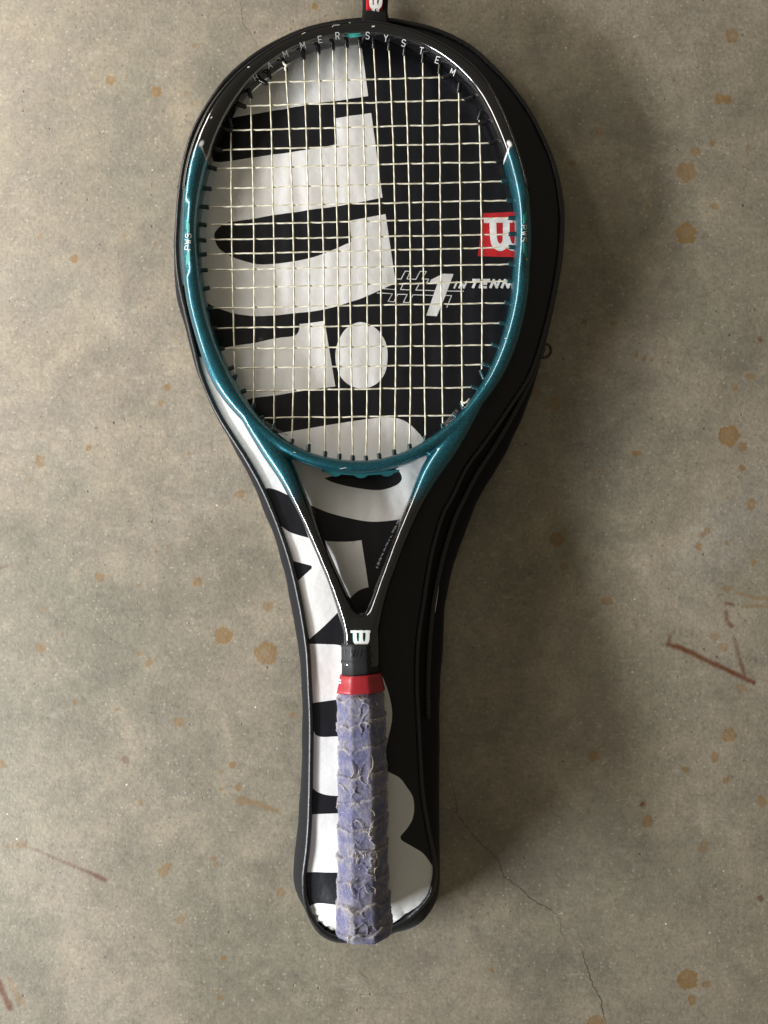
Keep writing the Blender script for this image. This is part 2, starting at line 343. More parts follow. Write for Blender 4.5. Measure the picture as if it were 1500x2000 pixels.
def concrete():
    m = M_floor; co = geo_co(m); b = bsdf(m)
    big = ntex(m, co, 5.5, 4, 0.55, 0.6); mid = ntex(m, co, 26, 7, 0.62, 0.4); fine = ntex(m, co, 330, 4, 0.6); gr = ntex(m, co, 1500, 2)
    c = ramp(m, big, [(0.30, (0.185, 0.170, 0.130)), (0.46, (0.223, 0.196, 0.150)), (0.58, (0.254, 0.220, 0.171)), (0.72, (0.262, 0.238, 0.200))])
    c = mixc(m, 1.0, c, ramp(m, ntex(m, co, 11, 5, 0.6, 1.2), [(0.30, (0.80, 0.80, 0.79)), (0.44, (0.94,) * 3), (0.56, (1.04, 1.035, 1.02)), (0.70, (1.20, 1.18, 1.15))]), 'MULTIPLY')
    c = mixc(m, 1.0, c, ramp(m, mid, [(0.30, (0.86, 0.865, 0.87)), (0.45, (0.96, 0.96, 0.96)), (0.56, (1.03, 1.025, 1.01)), (0.72, (1.17, 1.15, 1.11))]), 'MULTIPLY')
    fi = ntex(m, co, 105, 7, 0.72, 0.15)
    c = mixc(m, 1.0, c, ramp(m, fi, [(0.30, (0.78, 0.785, 0.78)), (0.42, (0.94,) * 3), (0.54, (1.02,) * 3), (0.70, (1.20, 1.185, 1.16))]), 'MULTIPLY')
    c = mixc(m, 1.0, c, ramp(m, fine, [(0.28, (0.80,) * 3), (0.5, (1.0,) * 3), (0.74, (1.18,) * 3)]), 'MULTIPLY')
    c = mixc(m, 1.0, c, ramp(m, gr, [(0.3, (0.88,) * 3), (0.7, (1.12,) * 3)]), 'MULTIPLY')
    for sc_, th_, rr_, dk in ((210.0, 0.55, 0.30, 0.55), (480.0, 0.6, 0.42, 0.35)):
        vv = nd(m, 'ShaderNodeTexVoronoi', Scale=sc_, Randomness=1.0); lk(m, co, vv.inputs['Vector'])
        vs_ = nd(m, 'ShaderNodeSeparateColor'); lk(m, vv.outputs['Color'], vs_.inputs[0])
        k_ = math_(m, 'MULTIPLY', math_(m, 'SUBTRACT', math_(m, 'MULTIPLY', math_(m, 'SUBTRACT', vs_.outputs[0], th_), rr_ * 2), vv.outputs['Distance']), 9.0, True)
        c = mixc(m, math_(m, 'MULTIPLY', k_, dk), c, (0.09, 0.075, 0.06))
    mpp = nd(m, 'ShaderNodeMapping'); mpp.inputs['Scale'].default_value = (60, 190, 1); mpp.inputs['Rotation'].default_value = (0, 0, 0.9); lk(m, co, mpp.inputs[0])
    scf = math_(m, 'MULTIPLY', ramp(m, ntex(m, mpp.outputs[0], 1.0, 4, 0.6), [(0.56, (0, 0, 0)), (0.68, (1, 1, 1))]), ramp(m, ntex(m, co, 14, 3), [(0.50, (0, 0, 0)), (0.62, (1, 1, 1))]))
    c = mixc(m, math_(m, 'MULTIPLY', scf, 0.28), c, (0.42, 0.39, 0.335))
    pv = nd(m, 'ShaderNodeTexVoronoi', Scale=330.0, Randomness=1.0); lk(m, co, pv.inputs['Vector'])
    ps = nd(m, 'ShaderNodeSeparateColor'); lk(m, pv.outputs['Color'], ps.inputs[0])
    pk = math_(m, 'MULTIPLY', math_(m, 'SUBTRACT', math_(m, 'MULTIPLY', math_(m, 'SUBTRACT', ps.outputs[1], 0.62), 1.1), pv.outputs['Distance']), 7.0, True)
    c = mixc(m, math_(m, 'MULTIPLY', pk, 0.32), c, (0.50, 0.46, 0.39))
    # greenish algae-like patches
    gp = ramp(m, ntex(m, co, 9, 4, 0.5, 0.3), [(0.56, (0, 0, 0)), (0.68, (1, 1, 1))])
    c = mixc(m, math_(m, 'MULTIPLY', gp, 0.13), c, (0.165, 0.185, 0.135))
    # small dark pits and pale grains
    pm = nd(m, 'ShaderNodeTexVoronoi', Scale=95.0, Randomness=1.0); lk(m, co, pm.inputs['Vector'])
    psep = nd(m, 'ShaderNodeSeparateColor'); lk(m, pm.outputs['Color'], psep.inputs[0])
    pit_r = math_(m, 'MULTIPLY', math_(m, 'SUBTRACT', psep.outputs[0], 0.62), 0.34, False)
    pit = math_(m, 'MULTIPLY', math_(m, 'SUBTRACT', pit_r, pm.outputs['Distance']), 26.0, True)
    c = mixc(m, math_(m, 'MULTIPLY', pit, math_(m, 'ADD', 0.25, math_(m, 'MULTIPLY', psep.outputs[1], 0.55))), c, (0.055, 0.042, 0.035))
    p2 = nd(m, 'ShaderNodeTexVoronoi', Scale=44.0, Randomness=1.0); lk(m, co, p2.inputs['Vector'])
    s2 = nd(m, 'ShaderNodeSeparateColor'); lk(m, p2.outputs['Color'], s2.inputs[0])
    f2 = math_(m, 'MULTIPLY', math_(m, 'SUBTRACT', math_(m, 'MULTIPLY', math_(m, 'SUBTRACT', s2.outputs[2], 0.80), 0.22), p2.outputs['Distance']), 40.0, True)
    c = mixc(m, math_(m, 'MULTIPLY', f2, 0.8), c, (0.78, 0.76, 0.70))
    st = nd(m, 'ShaderNodeVertexColor', layer_name='stain'); ss = nd(m, 'ShaderNodeSeparateColor'); lk(m, st.outputs['Color'], ss.inputs[0])
    c = mixc(m, math_(m, 'MULTIPLY', ss.outputs[0], 0.95, True), c, mixc(m, fi, (0.15, 0.078, 0.018), (0.27, 0.155, 0.05)))
    c = mixc(m, math_(m, 'MULTIPLY', ss.outputs[1], 0.92, True), c, mixc(m, fine, (0.050, 0.015, 0.006), (0.17, 0.058, 0.022)))
    c = mixc(m, math_(m, 'MULTIPLY', ss.outputs[2], 0.7, True), c, (0.12, 0.115, 0.09))
    lk(m, c, b.inputs['Base Color'])
    h = math_(m, 'ADD', math_(m, 'MULTIPLY', fi, 0.7), math_(m, 'ADD', math_(m, 'MULTIPLY', fine, 0.35), math_(m, 'MULTIPLY', gr, 0.10)))
    h = math_(m, 'SUBTRACT', h, math_(m, 'MULTIPLY', pit, 0.6))
    lk(m, bump(m, h, 0.55, 0.0011), b.inputs['Normal'])
    lk(m, math_(m, 'ADD', 0.42, math_(m, 'MULTIPLY', mid, 0.25)), b.inputs['Roughness'])
concrete()
floor = build_floor(); floor.data.materials.append(M_floor)
M_crack = mat('crack_dark', (0.085, 0.07, 0.05), 0.9)
def crack(pts, w0, w1, jag=1.6):
    P = resample(pts, int(len(pts) * 9)); n = len(P); vs = []; fs = []
    r = random.Random(len(pts))
    for i in range(n):
        d = P[min(i + 1, n - 1)] - P[max(i - 1, 0)]; d /= np.linalg.norm(d) + 1e-9; nn = np.array([-d[1], d[0]])
        c = P[i] + nn * r.uniform(-jag, jag); wd = (w0 + (w1 - w0) * i / n) * r.uniform(0.35, 1.3) * min(1, 4 * i / n + .1, 4 * (n - 1 - i) / n + .1)
        for s in (-1, 1):
            q = c + nn * s * wd * 0.5; vs.append(W(q[0], q[1], 0.00012))
        if i: fs.append((2 * i - 2, 2 * i - 1, 2 * i + 1, 2 * i))
    o = mesh_obj('crack', vs, fs, [M_crack], floor, False); return o
crack([(861,1443),(875,1499),(891,1564),(891,1587),(914,1620),(940,1648),(975,1681),(982,1711),(1010,1730),(1043,1760),(1075,1776),(1096,1797),(1095,1821),(1108,1844)], 1.0, 1.5)
crack([(1134,1851),(1145,1886),(1159,1928),(1173,1951),(1180,1989),(1186,2010)], 1.9, 1.8)
crack([(469,-5),(474,43),(495,77),(508,92)], 0.8, 0.5)
crack([(700,1900),(718,1912)], 0.8, 0.6)

# ------------------------------------------------------------------ racket cover
cover = thing('racket_cover', (0, 0, 0), 'black padded racket cover with large white lettering lying flat on the concrete floor', 'racket cover')
PIPE_L = [(735,43),(700,44),(650,50),(597,63),(548,84),(500,112),(450,154),(415,200),(383,256),(365,315),(355,379),(351,433),(349,487),(355,551),(370,620),(388,695),(396,727),(412,769),(433,812),(460,855),(487,897),(519,956),(548,1025),(571,1093),(587,1160),(598,1219),(605,1272),(609,1344),(612,1416),(611,1520),(610,1568),(608,1616),(604,1664),(599,1702),(598,1724),(600,1755),(607,1784),(619,1803),(636,1818),(662,1827),(700,1829)]
PIPE_R = [(735,43),(775,46),(840,60),(896,84),(938,114),(990,167),(1026,215),(1050,258),(1075,318),(1089,385),(1092,433),(1088,500),(1077,567),(1060,640),(1032,727),(987,799),(941,865),(907,911),(880,967),(859,1007),(837,1087),(822,1180),(812,1250),(809,1330),(812,1400),(818,1520),(823,1568),(832,1621),(842,1669),(846,1698),(843,1725),(835,1750),(816,1774),(794,1794),(770,1808),(735,1822),(700,1829)]
SIL_L = [(735,36),(703,37),(650,43),(597,58),(557,73),(517,91),(477,117),(450,141),(420,170),(394,197),(370,245),(351,307),(342,373),(335,430),(335,487),(341,567),(357,633),(378,713),(396,759),(420,807),(455,873),(487,932),(513,988),(535,1041),(548,1095),(560,1128),(577,1213),(587,1293),(589,1387),(588,1512),(587,1548),(581,1616),(575,1676),(575,1717),(581,1743),(592,1767),(605,1796),(619,1816),(641,1830),(665,1836),(700,1836)]
SIL_R = [(735,36),(770,39),(840,53),(896,76),(938,106),(997,162),(1036,213),(1058,252),(1086,316),(1101,385),(1103,433),(1099,500),(1088,567),(1072,647),(1056,708),(1040,761),(1021,812),(1000,860),(973,913),(933,980),(904,1055),(883,1120),(867,1190),(864,1272),(860,1392),(858,1536),(859,1592),(859,1676),(857,1724),(850,1755),(833,1786),(816,1803),(794,1813),(768,1819),(739,1834),(700,1836)]
NS = 260
def edge_py(py):
    u = min(max((py - 1600) / 235, 0), 1); return zpan(py) - 0.0012 - 0.014 * u * u - 0.002 * min(max((500 - py) / 250, 0), 1)
def outline(L, Rr, z):
    def side(p):
        c = resample(catmull(p, 5), NS); return [W(a, b, z if z is not None else edge_py(b)) for a, b in c]
    l, r = side(L), side(Rr)
    return l + r[::-1][1:-1]            # closed loop: down the left, up the right
def edge_z(y):                            # height of the seam along the cover
    return edge_py(float(py_of(y)))
SEAM = outline(PIPE_L, PIPE_R, None); SILH = outline(SIL_L, SIL_R, 0.018)
n_o = len(SEAM)
seam_xy = np.array([(p.x, p.y) for p in SEAM])
def seam_dist(x, y):
    """distance inside the seam"""
    a = seam_xy; b = np.roll(seam_xy, -1, 0); ab = b - a
    out = np.full(x.shape, 9.0)
    L2 = (ab ** 2).sum(1)
    for i in range(0, len(x), 2000):
        P = np.stack([x[i:i + 2000], y[i:i + 2000]], 1)[:, None, :]
        t = np.clip(((P - a) * ab).sum(2) / L2, 0, 1); d = np.linalg.norm(P - (a + t[..., None] * ab), axis=2)
        out[i:i + 2000] = d.min(1)
    return out
def panel_z(x, y, d):
    e = np.array([edge_z(v) for v in y]); s = np.clip(d / 0.035, 0, 1); s = s * s * (3 - 2 * s)
    base = np.array([zpan(float(q)) for q in py_of(y)]); z = e + (base - e) * s
    nn = np.array([fnoise(a, b, 14, 3.1, 3) + 0.5 * fnoise(a, b * 0.4, 60, 7.7, 2) for a, b in zip(x, y)])
    rip = np.array([noise.noise(Vector((a * 95, b * 9, 2))) for a, b in zip(x, y)])
    z += (nn * 0.0014 + rip * 0.0008) * (0.35 + 0.65 * s)
    # sag where the handle presses
    hx = (x + 0.0165) / 0.020; z -= 0.0015 * np.exp(-hx ** 2) * np.clip((-0.12 - y) / 0.03, 0, 1)
    # puckers at the curved end seam
    ang = np.arctan2(y + 0.30, x + 0.01); pk = np.clip(1 - d / 0.012, 0, 1) * np.clip((-0.29 - y) / 0.02, 0, 1)
    z += 0.0011 * pk * np.sin(ang * 46)
    return z
# printed shapes on the panel, photo coordinates (third value = sharp corner)
A_ = [(450,229,1),(461,227),(559,212),(650,198),(719,187,1),(702,58,1),(640,55),(560,85),(480,140),(440,200)]
BC = [(656,231,1),(725,220,1),(747,386,1),(690,397),(623,407),(543,419),(490,428),(445,435),(425,446),(418,461),(428,485),(455,502),(490,513),(517,516),(570,511),(623,498),(686,472,1),(683,431,1),(753,418,1),(773,553,1),(720,577),(690,588),(634,604),(575,612),(517,617),(463,613),(423,600),(400,588),(365,562),(338,540,1),(330,440),(335,380),(350,310,1),(380,312),(418,314),(437,315),(495,307),(597,293),(658,281,1)]
DE = [(585,633,1),(634,627,1),(655,755,1),(597,763),(540,772),(484,780),(470,800),(485,830),(520,849),(543,846),(607,836),(660,827),(713,819),(753,815),(775,817),(795,825),(813,841),(829,862),(838,900),(828,950),(800,1005),(775,1015),(727,1019),(687,1013),(647,1003),(616,991),(564,968),(540,957),(519,954),(500,968,1),(440,850),(400,765),(380,700),(392,697,1),(410,700),(437,679),(490,671),(538,661),(572,657),(582,650),(585,640)]
DE_H = [(633,934,1),(655,928),(700,918),(745,912),(775,917),(785,934),(775,947),(750,956),(727,957),(685,951),(650,942)]
DOT = [(705,629),(735,642),(753,668),(757,697),(752,728),(735,750),(708,759),(682,752),(663,732),(655,700),(660,668),(678,640)]
G_ = [(549,1027,1),(567,1040),(605,1051),(640,1057),(680,1058),(706,1055,1),(720,1147,1),(704,1152),(687,1165),(657,1199),(630,1226),(604,1249,1),(594,1215,1),(579,1137,1),(609,1110,1),(608,1105,1),(573,1096,1),(545,1035,1)]
W_ = [(598,1258,1),(640,1259),(667,1262),(715,1280),(749,1326),(766,1392),(756,1452),(748,1490,1),(756,1505),(780,1519),(794,1537),(806,1556),(809,1578),(806,1599),(797,1616),(782,1634,1),(785,1642),(804,1654),(826,1669),(840,1688),(850,1705,1),(850,1760,1),(760,1830,1),(650,1840,1),(590,1800,1),(590,1500,1)]
W_H1 = [(595,1377,1),(630,1371),(690,1367),(702,1400),(690,1438),(658,1439),(629,1440),(617,1436),(613,1429),(600,1400,1)]
W_H2 = [(600,1530,1),(612,1541),(619,1547),(636,1553),(658,1555),(695,1556),(705,1572),(695,1588),(659,1589),(611,1591),(596,1592,1)]
W_H3 = [(590,1711,1),(599,1710),(659,1706),(700,1704),(712,1735),(700,1768),(655,1772),(624,1776),(606,1783),(596,1792,1)]
ONE = [(730 + a / 5.357, 500 + b / 5.357, 1) for a, b in [(835,185),(725,183),(600,245),(575,292),(665,290),(550,620),(660,627),(740,440)]]
RED = [(944,416,1),(1022,414,1),(1016,503,1),(933,500,1)]
def stroke(pts, w):
    """list of quads covering a polyline"""
    out = []
    for (a, b), (c, d) in zip(pts, pts[1:]):
        v = Vector((c - a, d - b)); L = v.length
        if L < 1e-6: continue
        v /= L; n = Vector((-v.y, v.x)) * w / 2; e = v * w * 0.35
        p, q = Vector((a, b)) - e, Vector((c, d)) + e
        out.append([p + n, q + n, q - n, p - n])
    return out
z7 = lambda L: [(730 + a / 5.357, 500 + b / 5.357) for a, b in L]
HASH = []
for L in ([(215,236),(285,240),(330,155),(383,158),(348,238),(440,243),(485,158),(550,160),(505,240),(575,240),(553,280)], [(105,345),(220,350),(246,288),(205,287)], [(385,355),(280,350),(310,286),(400,288)],
          [(560,288),(475,290),(440,355),(940,368)], [(35,388),(195,395),(150,475),(210,480),(250,400),(350,402),(310,483),(370,487),(410,405),(815,412),(765,535)]):
    HASH += stroke(z7(L), 1.5)
FONT = {'H': [[(0,0),(0,1)],[(1,0),(1,1)],[(0,.5),(1,.5)]], 'A': [[(0,0),(.5,1),(1,0)],[(.2,.35),(.8,.35)]], 'M': [[(0,0),(0,1),(.5,.35),(1,1),(1,0)]],
 'E': [[(1,0),(0,0),(0,1),(1,1)],[(0,.5),(.8,.5)]], 'R': [[(0,0),(0,1),(.8,1),(1,.85),(1,.62),(.8,.48),(0,.48)],[(.5,.48),(1,0)]],
 'S': [[(1,.85),(.75,1),(.25,1),(0,.82),(.05,.62),(.95,.4),(1,.18),(.75,0),(.25,0),(0,.15)]], 'Y': [[(0,1),(.5,.5),(1,1)],[(.5,.5),(.5,0)]],
 'T': [[(0,1),(1,1)],[(.5,1),(.5,0)]], 'P': [[(0,0),(0,1),(.8,1),(1,.85),(1,.6),(.8,.45),(0,.45)]], 'W': [[(0,1),(.25,0),(.5,.8),(.75,0),(1,1)]],
 'I': [[(.5,0),(.5,1)]], 'N': [[(0,0),(0,1),(1,0),(1,1)]], 'L': [[(0,1),(0,0),(.9,0)]], 'O': [[(.3,0),(0,.25),(0,.75),(.3,1),(.7,1),(1,.75),(1,.25),(.7,0),(.3,0)]],
 'i': [[(.5,0),(.5,.6)],[(.5,.85),(.5,1)]], 'l': [[(.5,0),(.5,1)]], 's': [[(1,.5),(.3,.6),(0,.45),(1,.2),(.6,0),(0,.05)]], 'o': [[(.3,0),(0,.3),(.3,.6),(.8,.6),(1,.3),(.7,0),(.3,0)]], 'n': [[(0,0),(0,.6),(.5,.6),(1,.4),(1,0)]],
 '6': [[(.9,1),(.2,.7),(0,.3),(.3,0),(.8,0),(1,.3),(.7,.5),(.1,.4)]], '0': [[(.3,0),(0,.25),(0,.75),(.3,1),(.7,1),(1,.75),(1,.25),(.7,0),(.3,0)]], '-': [[(.1,.5),(.9,.5)]]}
def glyph(ch, cx, cy, w, h, ang, lw, slant=0.0):
    """strokes of a letter centred on a photo point; ang = clockwise tilt in degrees"""
    ca, sa = math.cos(R(ang)), math.sin(R(ang)); out = []
    for pl in FONT[ch]:
        pts = []
        for u, v in pl:
            x = (u - 0.5) * w + (v - 0.5) * h * slant; y = -(v - 0.5) * h
            pts.append((cx + x * ca - y * sa, cy + x * sa + y * ca))
        out += stroke(pts, lw)
    return out
TEXT = []
for ch, x, ww in (('I', 890, 3), ('N', 904, 9)): TEXT += glyph(ch, x, 556, ww, 12, 0, 3.4, 0.45)
for ch, x in (('T', 927), ('E', 946), ('N', 967), ('N', 989), ('I', 1005), ('S', 1018)): TEXT += glyph(ch, x, 554.5, 12, 14, 0, 4.9, 0.45)
WM = [((0.0,.06),(.34,.06)), ((.19,.06),(.21,.62),(.27,.84),(.40,.92),(.50,.80),(.53,.60),(.53,.06)), ((.40,.06),(.66,.06)), ((.53,.60),(.60,.84),(.72,.92),(.84,.80),(.89,.55),(.90,.06)), ((.76,.06),(1.0,.06))]
def wmark(x0, y0, w, h, lw, ang=0.0):
    out = []; ca, sa = math.cos(R(ang)), math.sin(R(ang))
    for k, pl in enumerate(WM):
        pts = [(x0 + u * w, y0 + v * h) for u, v in (catmull(pl, 4) if len(pl) > 2 else pl)]
        cx, cy = x0 + w / 2, y0 + h / 2
        pts = [(cx + (a - cx) * ca - (b - cy) * sa, cy + (a - cx) * sa + (b - cy) * ca) for a, b in pts]
        out += stroke(pts, lw * (0.6 if k in (0, 2, 4) else 1))
    return out
LOGO = wmark(948, 428, 76, 60, 13)
def build_panel():
    w2 = lambda P: [tuple(W(p[0], p[1], zpan(p[1]))[:2]) for p in P]
    whites = [smooth_poly(p) for p in (A_, BC, DE, G_, W_)] + [smooth_poly(DOT)] + [[Vector(p[:2]) for p in ONE]] + HASH + TEXT
    blacks = [smooth_poly(p) for p in (DE_H, W_H1, W_H2, W_H3)]
    reds = [[Vector(p[:2]) for p in RED]]; logos = LOGO
    whites, blacks, reds, logos = [[np.array(w2(p)) for p in g] for g in (whites, blacks, reds, logos)]
    # grid points inside the seam
    g = 0.0042; x0, y0 = seam_xy.min(0); x1, y1 = seam_xy.max(0)
    gx, gy = np.meshgrid(np.arange(x0, x1, g), np.arange(y0, y1, g)); gx[1::2] += g / 2
    gx, gy = gx.ravel(), gy.ravel(); ok = inside(seam_xy, gx, gy); gx, gy = gx[ok], gy[ok]
    ok = seam_dist(gx, gy) > 0.0016; gx, gy = gx[ok], gy[ok]
    vs = [Vector((a, b)) for a, b in zip(gx, gy)]; es = []
    def loop(P):
        n0 = len(vs)
        for p in P: vs.append(Vector((float(p[0]), float(p[1]))))
        es.extend((n0 + i, n0 + (i + 1) % len(P)) for i in range(len(P)))
    loop(seam_xy)
    def dens(P, s=0.003):
        out = []
        for a, b in zip(P, np.roll(P, -1, 0)):
            k = max(1, int(np.linalg.norm(b - a) / s))
            out += [a + (b - a) * i / k for i in range(k)]
        return out
    for gset in (whites, blacks, reds, logos):
        for P in gset: loop(dens(P))
    ov, oe, of, *_ = delaunay_2d_cdt(vs, es, [], 0, 1e-6)
    V = np.array([tuple(v) for v in ov]); Fc = np.array([f for f in of if len(f) == 3])
    cen = V[Fc].mean(1); keep = inside(seam_xy, cen[:, 0], cen[:, 1]); Fc = Fc[keep]; cen = cen[keep]
    mi = np.zeros(len(Fc), np.int32)
    for P in whites: mi[inside(P, cen[:, 0], cen[:, 1])] = 1
    for P in blacks: mi[inside(P, cen[:, 0], cen[:, 1])] = 0
    for P in reds: mi[inside(P, cen[:, 0], cen[:, 1])] = 2
    for P in logos: mi[inside(P, cen[:, 0], cen[:, 1])] = 1
    used = np.unique(Fc); remap = -np.ones(len(V), int); remap[used] = np.arange(len(used)); V = V[used]; Fc = remap[Fc]
    z = panel_z(V[:, 0], V[:, 1], seam_dist(V[:, 0], V[:, 1]))
    a = V[Fc]; area2 = (a[:, 1, 0] - a[:, 0, 0]) * (a[:, 2, 1] - a[:, 0, 1]) - (a[:, 1, 1] - a[:, 0, 1]) * (a[:, 2, 0] - a[:, 0, 0])
    Fc[area2 < 0] = Fc[area2 < 0][:, ::-1]
    o = mesh_obj('front_panel', np.c_[V, z], [tuple(map(int, f)) for f in Fc], [M_black, M_white, M_redp], None, True, mi)
    adopt(o, cover); return o
panel = build_panel()
# side walls (gusset) with soft folds
cx_ = np.roll(np.array([(p.x, p.y) for p in SILH]), -1, 0) - np.roll(np.array([(p.x, p.y) for p in SILH]), 1, 0)
def ring(tt, bulge):
    out = []
    for i in range(n_o):
        a, b = SEAM[i], SILH[i]; ez = edge_z(a.y)
        p = a.lerp(b, tt); out.append(p)
    return out
vs = []; rows = []
prof = [(0.0, 1.0), (0.10, 0.93), (0.38, 0.84), (0.66, 0.72), (0.86, 0.60), (0.98, 0.47), (1.0, 0.36), (0.95, 0.22), (0.86, 0.10), (0.75, 0.004)]
for j, (tt, zz) in enumerate(prof):
    for i in range(n_o):
        a, b = SEAM[i], SILH[i]; ez = edge_z(a.y)
        d = b - a; d.z = 0
        # outward normal from the silhouette tangent, left loop runs downwards so outward is to its right
        tg = Vector((cx_[i][0], cx_[i][1], 0)).normalized(); nrm = Vector((tg.y, -tg.x, 0))
        if tt <= 0.98 or j < 7: p = Vector((a.x, a.y, 0)) + d * tt
        if j >= 6: p = Vector((b.x, b.y, 0)) - nrm * (1 - tt) * 0.012
        wob = (noise.noise(Vector((a.x * 22, a.y * 22, j * 0.5))) * 0.0016 + noise.noise(Vector((a.x * 70, a.y * 70, j * 0.9))) * 0.0006) * min(1, j / 2)
        vs.append(Vector((p.x, p.y, ez * zz if zz > 0.01 else 0.0002)) + nrm * (wob if j < 6 else wob * 0.5 - 0.0004))
fs = []
for j in range(len(prof) - 1):
    for i in range(n_o):
        k = (i + 1) % n_o; fs.append((j * n_o + i, (j + 1) * n_o + i, (j + 1) * n_o + k, j * n_o + k))
fs.append(tuple((len(prof) - 1) * n_o + i for i in range(n_o)))
gus = mesh_obj('side_gusset', vs, fs, [M_nylon]); adopt(gus, cover)
# piping along the seam, a flat binding beside it
pp = []
for i, p in enumerate(SEAM):
    tg = (SEAM[(i + 1) % n_o] - SEAM[i - 1]).normalized(); nr = Vector((tg.y, -tg.x, 0))
    pp.append(Vector((p.x, p.y, edge_z(p.y) + 0.0006)) + nr * 0.0016)
o = tube('piping', pp, 0.0020, M_pipe, None, 8, True); adopt(o, cover)
pp2 = []
for i, p in enumerate(SEAM):
    tg = (SEAM[(i + 1) % n_o] - SEAM[i - 1]).normalized(); nr = Vector((tg.y, -tg.x, 0))
    q = SILH[i]; pp2.append(Vector((p.x + (q.x - p.x) * 0.45, p.y + (q.y - p.y) * 0.45, edge_z(p.y) * 0.81 + 0.0012)) + nr * 0.0006)
# zip runs round the right-hand side only
zi = [i for i in range(n_o) if pp2[i].x > 0.0 and -0.16 < pp2[i].y < 0.30]
zi.sort(key=lambda i: pp2[i].y)
zp_ = [pp2[i] for i in zi]
zt = tube('zip_tape', zp_, 0.0022, M_zip, None, 6); adopt(zt, cover)
vs = []; fs = []
tv = resample([tuple(p) for p in zp_], 330)
for k in range(0, 329):
    p = Vector(tv[k]); t = (Vector(tv[k + 1]) - p).normalized(); s = Vector((0, 0, 1)).cross(t)
    c = p + Vector((0, 0, 0.0021)) - s * 0.0 + s * (0.0005 if k % 2 else -0.0005); n0 = len(vs)
    for a in (-1, 1):
        for b_ in (-1, 1):
            for d_ in (0, 1): vs.append(c + s * a * 0.0011 + t * b_ * 0.00035 + Vector((0, 0, d_ * 0.0006)))
    for f in ((0,1,3,2),(4,6,7,5),(0,4,5,1),(2,3,7,6),(1,5,7,3),(0,2,6,4)): fs.append(tuple(n0 + q for q in f))
zth = mesh_obj('zip_teeth', vs, fs, [M_zip], None, False); zth['kind'] = 'stuff'; adopt(zth, cover)
# zip slider with its ring pull
sl = W(1055, 684, 0.024)
me_v, me_f = sweep(path_of([sl + Vector((0.002, 0.0052, 0)), sl + Vector((0.001, 0.002, 0.001)), sl + Vector((-0.001, -0.0035, 0.001)), sl + Vector((-0.002, -0.006, 0))]), [sup(0.0016, 0.0014, 10), sup(0.0034, 0.0022, 10), sup(0.0034, 0.0022, 10), sup(0.0018, 0.0014, 10)])
zs = mesh_obj('zip_slider', me_v, me_f, [M_zip]); adopt(zs, cover)
rp = [W(px, py, 0.020) for px, py in [(1058,673),(1066,672),(1073,675),(1076,684),(1074,692),(1066,698),(1056,697),(1053,690)]]
zpull = tube('zip_pull', [Vector((p[0], p[1], 0.020)) for p in catmull([tuple(q)[:2] for q in rp], 4, True)], 0.00115, M_pull, None, 8, True); adopt(zpull, cover)
# hanging loop at the top with its woven badge
def slab(name, pts, th, m, z=0.0):
    """rounded strip: pts = list of (left, right, z) along the strip"""
    vs = []; fs = []; k = 8; n = len(pts)
    for (l, r, z_) in pts:
        L_, R_ = W(l[0], l[1], z_), W(r[0], r[1], z_)
        for i in range(k + 1):
            p = L_.lerp(R_, i / k); e = min(i, k - i) / k; vs.append(p + Vector((0, 0, th * (0.6 + 0.4 * min(1, e * 5)))))
        for i in range(k, -1, -1): vs.append(L_.lerp(R_, i / k))
    q = 2 * (k + 1)
    for j in range(n - 1):
        for i in range(q): fs.append((j * q + i, j * q + (i + 1) % q, (j + 1) * q + (i + 1) % q, (j + 1) * q + i))
    fs.append(tuple(range(q - 1, -1, -1))); fs.append(tuple((n - 1) * q + i for i in range(q)))
    return mesh_obj(name, vs, fs, [m])
lp = slab('hanging_loop', [((710,-90),(757,-90),0.0), ((709,-70),(758,-70),0.006), ((708,-40),(758,-40),0.012), ((708,0),(758,0),0.0155), ((708,25),(757,25),0.0175), ((706,42),(760,42),0.0185), ((704,56),(762,58),0.018)], 0.0022, M_web)
adopt(lp, cover)
M_badge = fabric('red_badge', (0.45, 0.012, 0.016), 0.6, 1800); M_emb = fabric('white_embroidery', (0.80, 0.80, 0.82), 0.6, 1600)
bd = slab('badge', [((716,-40),(750,-40),0.0143),((715,-12),(749,-12),0.0172),((715,8),(748,8),0.0182),((715,21),(747,21),0.0192)], 0.0009, M_badge); adopt(bd, cover)
def bvh_of(objs):
    V = []; P = []
    for o in objs:
        n0 = len(V); mw = Matrix.Identity(4)
        V += [v.co.copy() for v in o.data.vertices]; P += [tuple(n0 + i for i in p.vertices) for p in o.data.polygons]
    return BVHTree.FromPolygons(V, P)
CAMP = Vector((0, 0, H))
def hit(bvh, px, py):
    d = (W(px, py, 0.0) - CAMP).normalized(); r = bvh.ray_cast(CAMP, d)
    return (r[0], r[1] if r[1].dot(d) < 0 else -r[1]) if r[0] is not None else (None, None)
